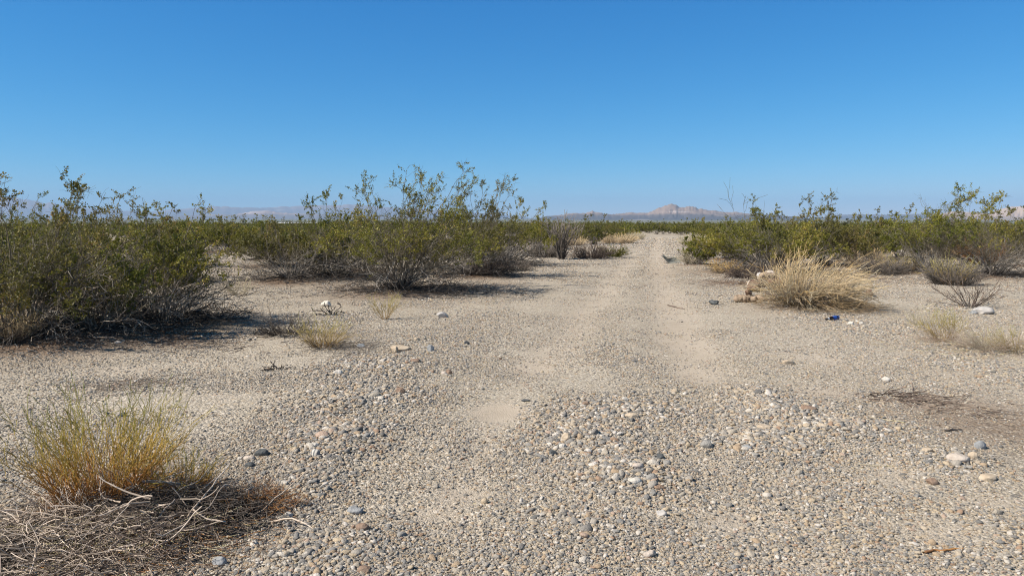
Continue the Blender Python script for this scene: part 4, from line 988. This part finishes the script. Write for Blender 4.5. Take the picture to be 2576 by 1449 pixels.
for i, rk in enumerate(ROCKS):
    u, v, wp, hp, m, cuts, lb = rk
    g = G(u, v); d = math.hypot(g.x, g.y); wx = wp * d / F / 2 * .9; hz = hp * d / F / 2 * .9
    rr_ = np.random.default_rng(900 + i); yaw = rr_.random() * .7 - .35
    asp = (wx * 1.08, max(wx * (.6 + .25 * rr_.random()), hz * .8), hz * 1.28)
    me = rock_mesh('rock', 700 + i, 4, cuts + 3, .07, (1, 1, 1), .3 if cuts > 3 else .62)
    # shape at real size so material patterns keep their scale
    co = np.empty(len(me.vertices) * 3); me.vertices.foreach_get('co', co); co = co.reshape(-1, 3)
    co = co / np.abs(co).max(0); co = co * np.array(asp); me.vertices.foreach_set('co', co.ravel()); me.update()
    o = link('rock', me, m, None, (g.x, g.y + asp[1] * .5, g.z + asp[2] * .46), (0, 0, yaw)); setp(o, lb, 'rock', 'larger rocks standing out of the gravel')

# ------------------------------------------------------------------ rubble and logs beside the straw bush
M_LOG = rock_mat('weathered_wood', (.20, .14, .09), (.38, .29, .20), 9, False); M_CHUNK = rock_mat('brown_chunk', (.07, .045, .03), (.24, .15, .10), 8)
def log(label, u0, v0, u1, v1, r, m, z=0.0, name='log', cat='log'):
    a = G(u0, v0); b = G(u1, v1); n = 16; rg = np.random.default_rng(int(u0))
    t = np.linspace(0, 1, n)[:, None]; c = np.array(a)[None] * (1 - t) + np.array(b)[None] * t; c[:, 2] += r * .75 + z; c[1:-1] += rg.normal(size=(n - 2, 3)) * r * .12
    ra = r * (1 - .25 * t[:, 0]) * (1 + .12 * rg.normal(size=n)); ra[0] *= .35; ra[-1] *= .3
    k = 12; o0 = c[0].copy(); tb = tubes((c - o0)[None], ra[None], k, 0, rnd=np.array([.5])); V = tb[0].copy(); V += rg.normal(size=V.shape) * r * .05
    # close the ends
    cap = np.array([[i, i, i, i] for i in ()]).reshape(0, 4).astype(int)
    Vc = np.concatenate([V, V[:k].mean(0, keepdims=True), V[-k:].mean(0, keepdims=True)]); nv = len(V)
    f1 = [[nv, (i + 1) % k, i, i] for i in range(k)]; f2 = [[nv + 1, nv - k + i, nv - k + (i + 1) % k, nv - k + (i + 1) % k] for i in range(k)]
    bm = bmesh.new(); vs = [bm.verts.new(p) for p in Vc]
    for q in tb[1]: bm.faces.new([vs[i] for i in q])
    for q in f1 + f2: bm.faces.new([vs[i] for i in q[:3]])
    for f in bm.faces: f.smooth = True
    o = bmo(name, bm, m, None, loc=tuple(o0)); setp(o, label, cat, 'weathered rubble beside the straw bush')
log('thick weathered log lying before the rubble', 1846, 760, 1905, 762, .075, M_LOG)
log('second weathered log half under the straw bush', 1898, 756, 1965, 762, .07, M_LOG)
log('short root end sticking out from the rubble', 1925, 745, 1990, 762, .055, M_LOG)
for i, (u, v, wp, hp, m, lb) in enumerate([(1906, 735, 44, 30, M_CHUNK, 'dark brown chunk in the rubble left of the straw bush'), (1935, 722, 60, 42, M_LOG, 'grey brown slab leaning in the rubble heap'),
                                (1942, 704, 36, 26, cP, 'pale stone on top of the rubble heap'), (1890, 727, 20, 20, cP, 'small pale stone at the left of the rubble heap'), (1885, 745, 26, 20, M_CHUNK, 'small brown chunk beside the first log'),
                                (1797, 767, 34, 12, cK, 'black fragment lying alone left of the logs'), (1960, 735, 46, 40, M_CHUNK, 'brown block under the straw blades'), (1925, 712, 40, 24, cGT, 'grey stone wedged behind the brown chunks'),
                                (2190, 745, 22, 14, M_CHUNK, 'dark chunk right of the straw bush')]):
    g = G(u, v); d = math.hypot(g.x, g.y); wx = wp * d / F / 2; hz = hp * d / F / 2
    me = rock_mesh('rubble_chunk', 800 + i, 4, 11, .16, (1, 1, 1), .2)
    co = np.empty(len(me.vertices) * 3); me.vertices.foreach_get('co', co); co = co.reshape(-1, 3); co = co / np.abs(co).max(0) * np.array((wx, wx * .75, hz * 1.2)); me.vertices.foreach_set('co', co.ravel()); me.update()
    o = link('rubble_chunk', me, m, None, (g.x, g.y + wx * .5, g.z + hz * .85), (0, .15 * math.sin(i * 3), i)); setp(o, lb, 'rubble', 'weathered rubble beside the straw bush')

# ------------------------------------------------------------------ beer bottle
def bottle():
    g = G(2097, 806)
    root = empty('glass_bottle', (g.x, g.y, g.z), 'dark glass bottle with a blue label lying before the straw bush', 'bottle')
    prof = [(0, .0), (.0, .026), (.004, .030), (.05, .0305), (.12, .0305), (.140, .028), (.158, .019), (.175, .0145), (.205, .0132), (.212, .0155), (.222, .0155), (.226, .0125), (.2262, 0.0)]
    def lathe(pr, k=28):
        bm = bmesh.new(); rings = []
        for (a, r) in pr: rings.append([bm.verts.new((a, r * math.cos(2 * math.pi * j / k), r * math.sin(2 * math.pi * j / k))) for j in range(k)] if r > 0 else [bm.verts.new((a, 0, 0))])
        for A, B in zip(rings[:-1], rings[1:]):
            for j in range(k):
                f = [A[j % len(A)], A[(j + 1) % len(A)], B[(j + 1) % len(B)], B[j % len(B)]]; f2 = []
                for q in f:
                    if q not in f2: f2.append(q)
                if len(f2) > 2: bm.faces.new(f2)
        for f in bm.faces: f.smooth = True
        return bm
    mg, nt, b = mat('brown_glass', .08, .6); b.inputs['Base Color'].default_value = (.018, .009, .004, 1); b.inputs['Coat Weight'].default_value = .6
    ml, nt, b = mat('blue_label', .35, .5)
    tc = N(nt, 'ShaderNodeTexCoord'); no = N(nt, 'ShaderNodeTexNoise', Scale=40.0); nt.links.new(tc.outputs['Object'], no.inputs['Vector'])
    r = ramp(nt, [(.45, (.008, .035, .22)), (.62, (.03, .14, .55))]); nt.links.new(no.outputs[0], r.inputs[0]); nt.links.new(r.outputs[0], b.inputs['Base Color'])
    mw, nt, b = mat('silver_neck_label', .35, .5); b.inputs['Base Color'].default_value = (.6, .65, .72, 1)
    body = bmo('glass', lathe(prof), mg, root)
    bmo('label', lathe([(.045, .0308), (.115, .0308)]), ml, body)
    bmo('neck_label', lathe([(.172, .0158), (.19, .0146)]), mw, body)
    bmo('base_label', lathe([(.006, .0306), (.02, .0308)]), ml, body)
    root.rotation_euler = (0, R(2.5), math.pi + .42); root.location = (g.x + .09, g.y + .05, g.z + .037); root.scale = (1.15, 1.15, 1.15)
bottle()

# ------------------------------------------------------------------ torn grey panel beside the track
def panel():
    g = G(1690, 662)
    out = [(-.40, .20), (-.33, .175), (-.31, .245), (-.25, .25), (-.24, .18), (-.12, .165), (.03, .20), (.12, .205), (.19, .10), (.36, .02), (.30, -.02), (.12, -.05), (.02, -.10), (-.10, -.05), (-.20, .04), (-.30, .14)]
    bm = bmesh.new()
    cx = sum(p[0] for p in out) / len(out); cz = sum(p[1] for p in out) / len(out)
    def dep(x, z): return .10 * math.cos(x * 5) - .25 * z
    fr = [bm.verts.new((x, dep(x, z), z)) for x, z in out]; mid = [bm.verts.new((cx + (x - cx) * .5, dep(cx + (x - cx) * .5, cz + (z - cz) * .5) + .05, cz + (z - cz) * .5)) for x, z in out]
    c = bm.verts.new((cx, dep(cx, cz) + .065, cz)); n = len(out)
    for i in range(n):
        j = (i + 1) % n; bm.faces.new([fr[i], fr[j], mid[j], mid[i]]); bm.faces.new([mid[i], mid[j], c])
    geom = bmesh.ops.solidify(bm, geom=bm.faces[:], thickness=.012)
    m = plain('grey_green_plastic', (.33, .34, .30), .6)
    root = empty('torn_panel', (g.x, g.y, g.z + .10), 'torn grey green plastic panel lying at the right edge of the track', 'debris')
    bmo('sheet', bm, m, root)
    bm = bmesh.new(); box(bm, -.30, .16, -.018, .0, -.012, .012)
    for v in bm.verts: v.co.y += dep(v.co.x, .12) - .03; v.co.z += .155
    bmo('rolled_lip', bm, m, root)
    root.rotation_euler = (R(-50), 0, R(-8)); root.scale = (1.0, 1, 1.0)
panel()
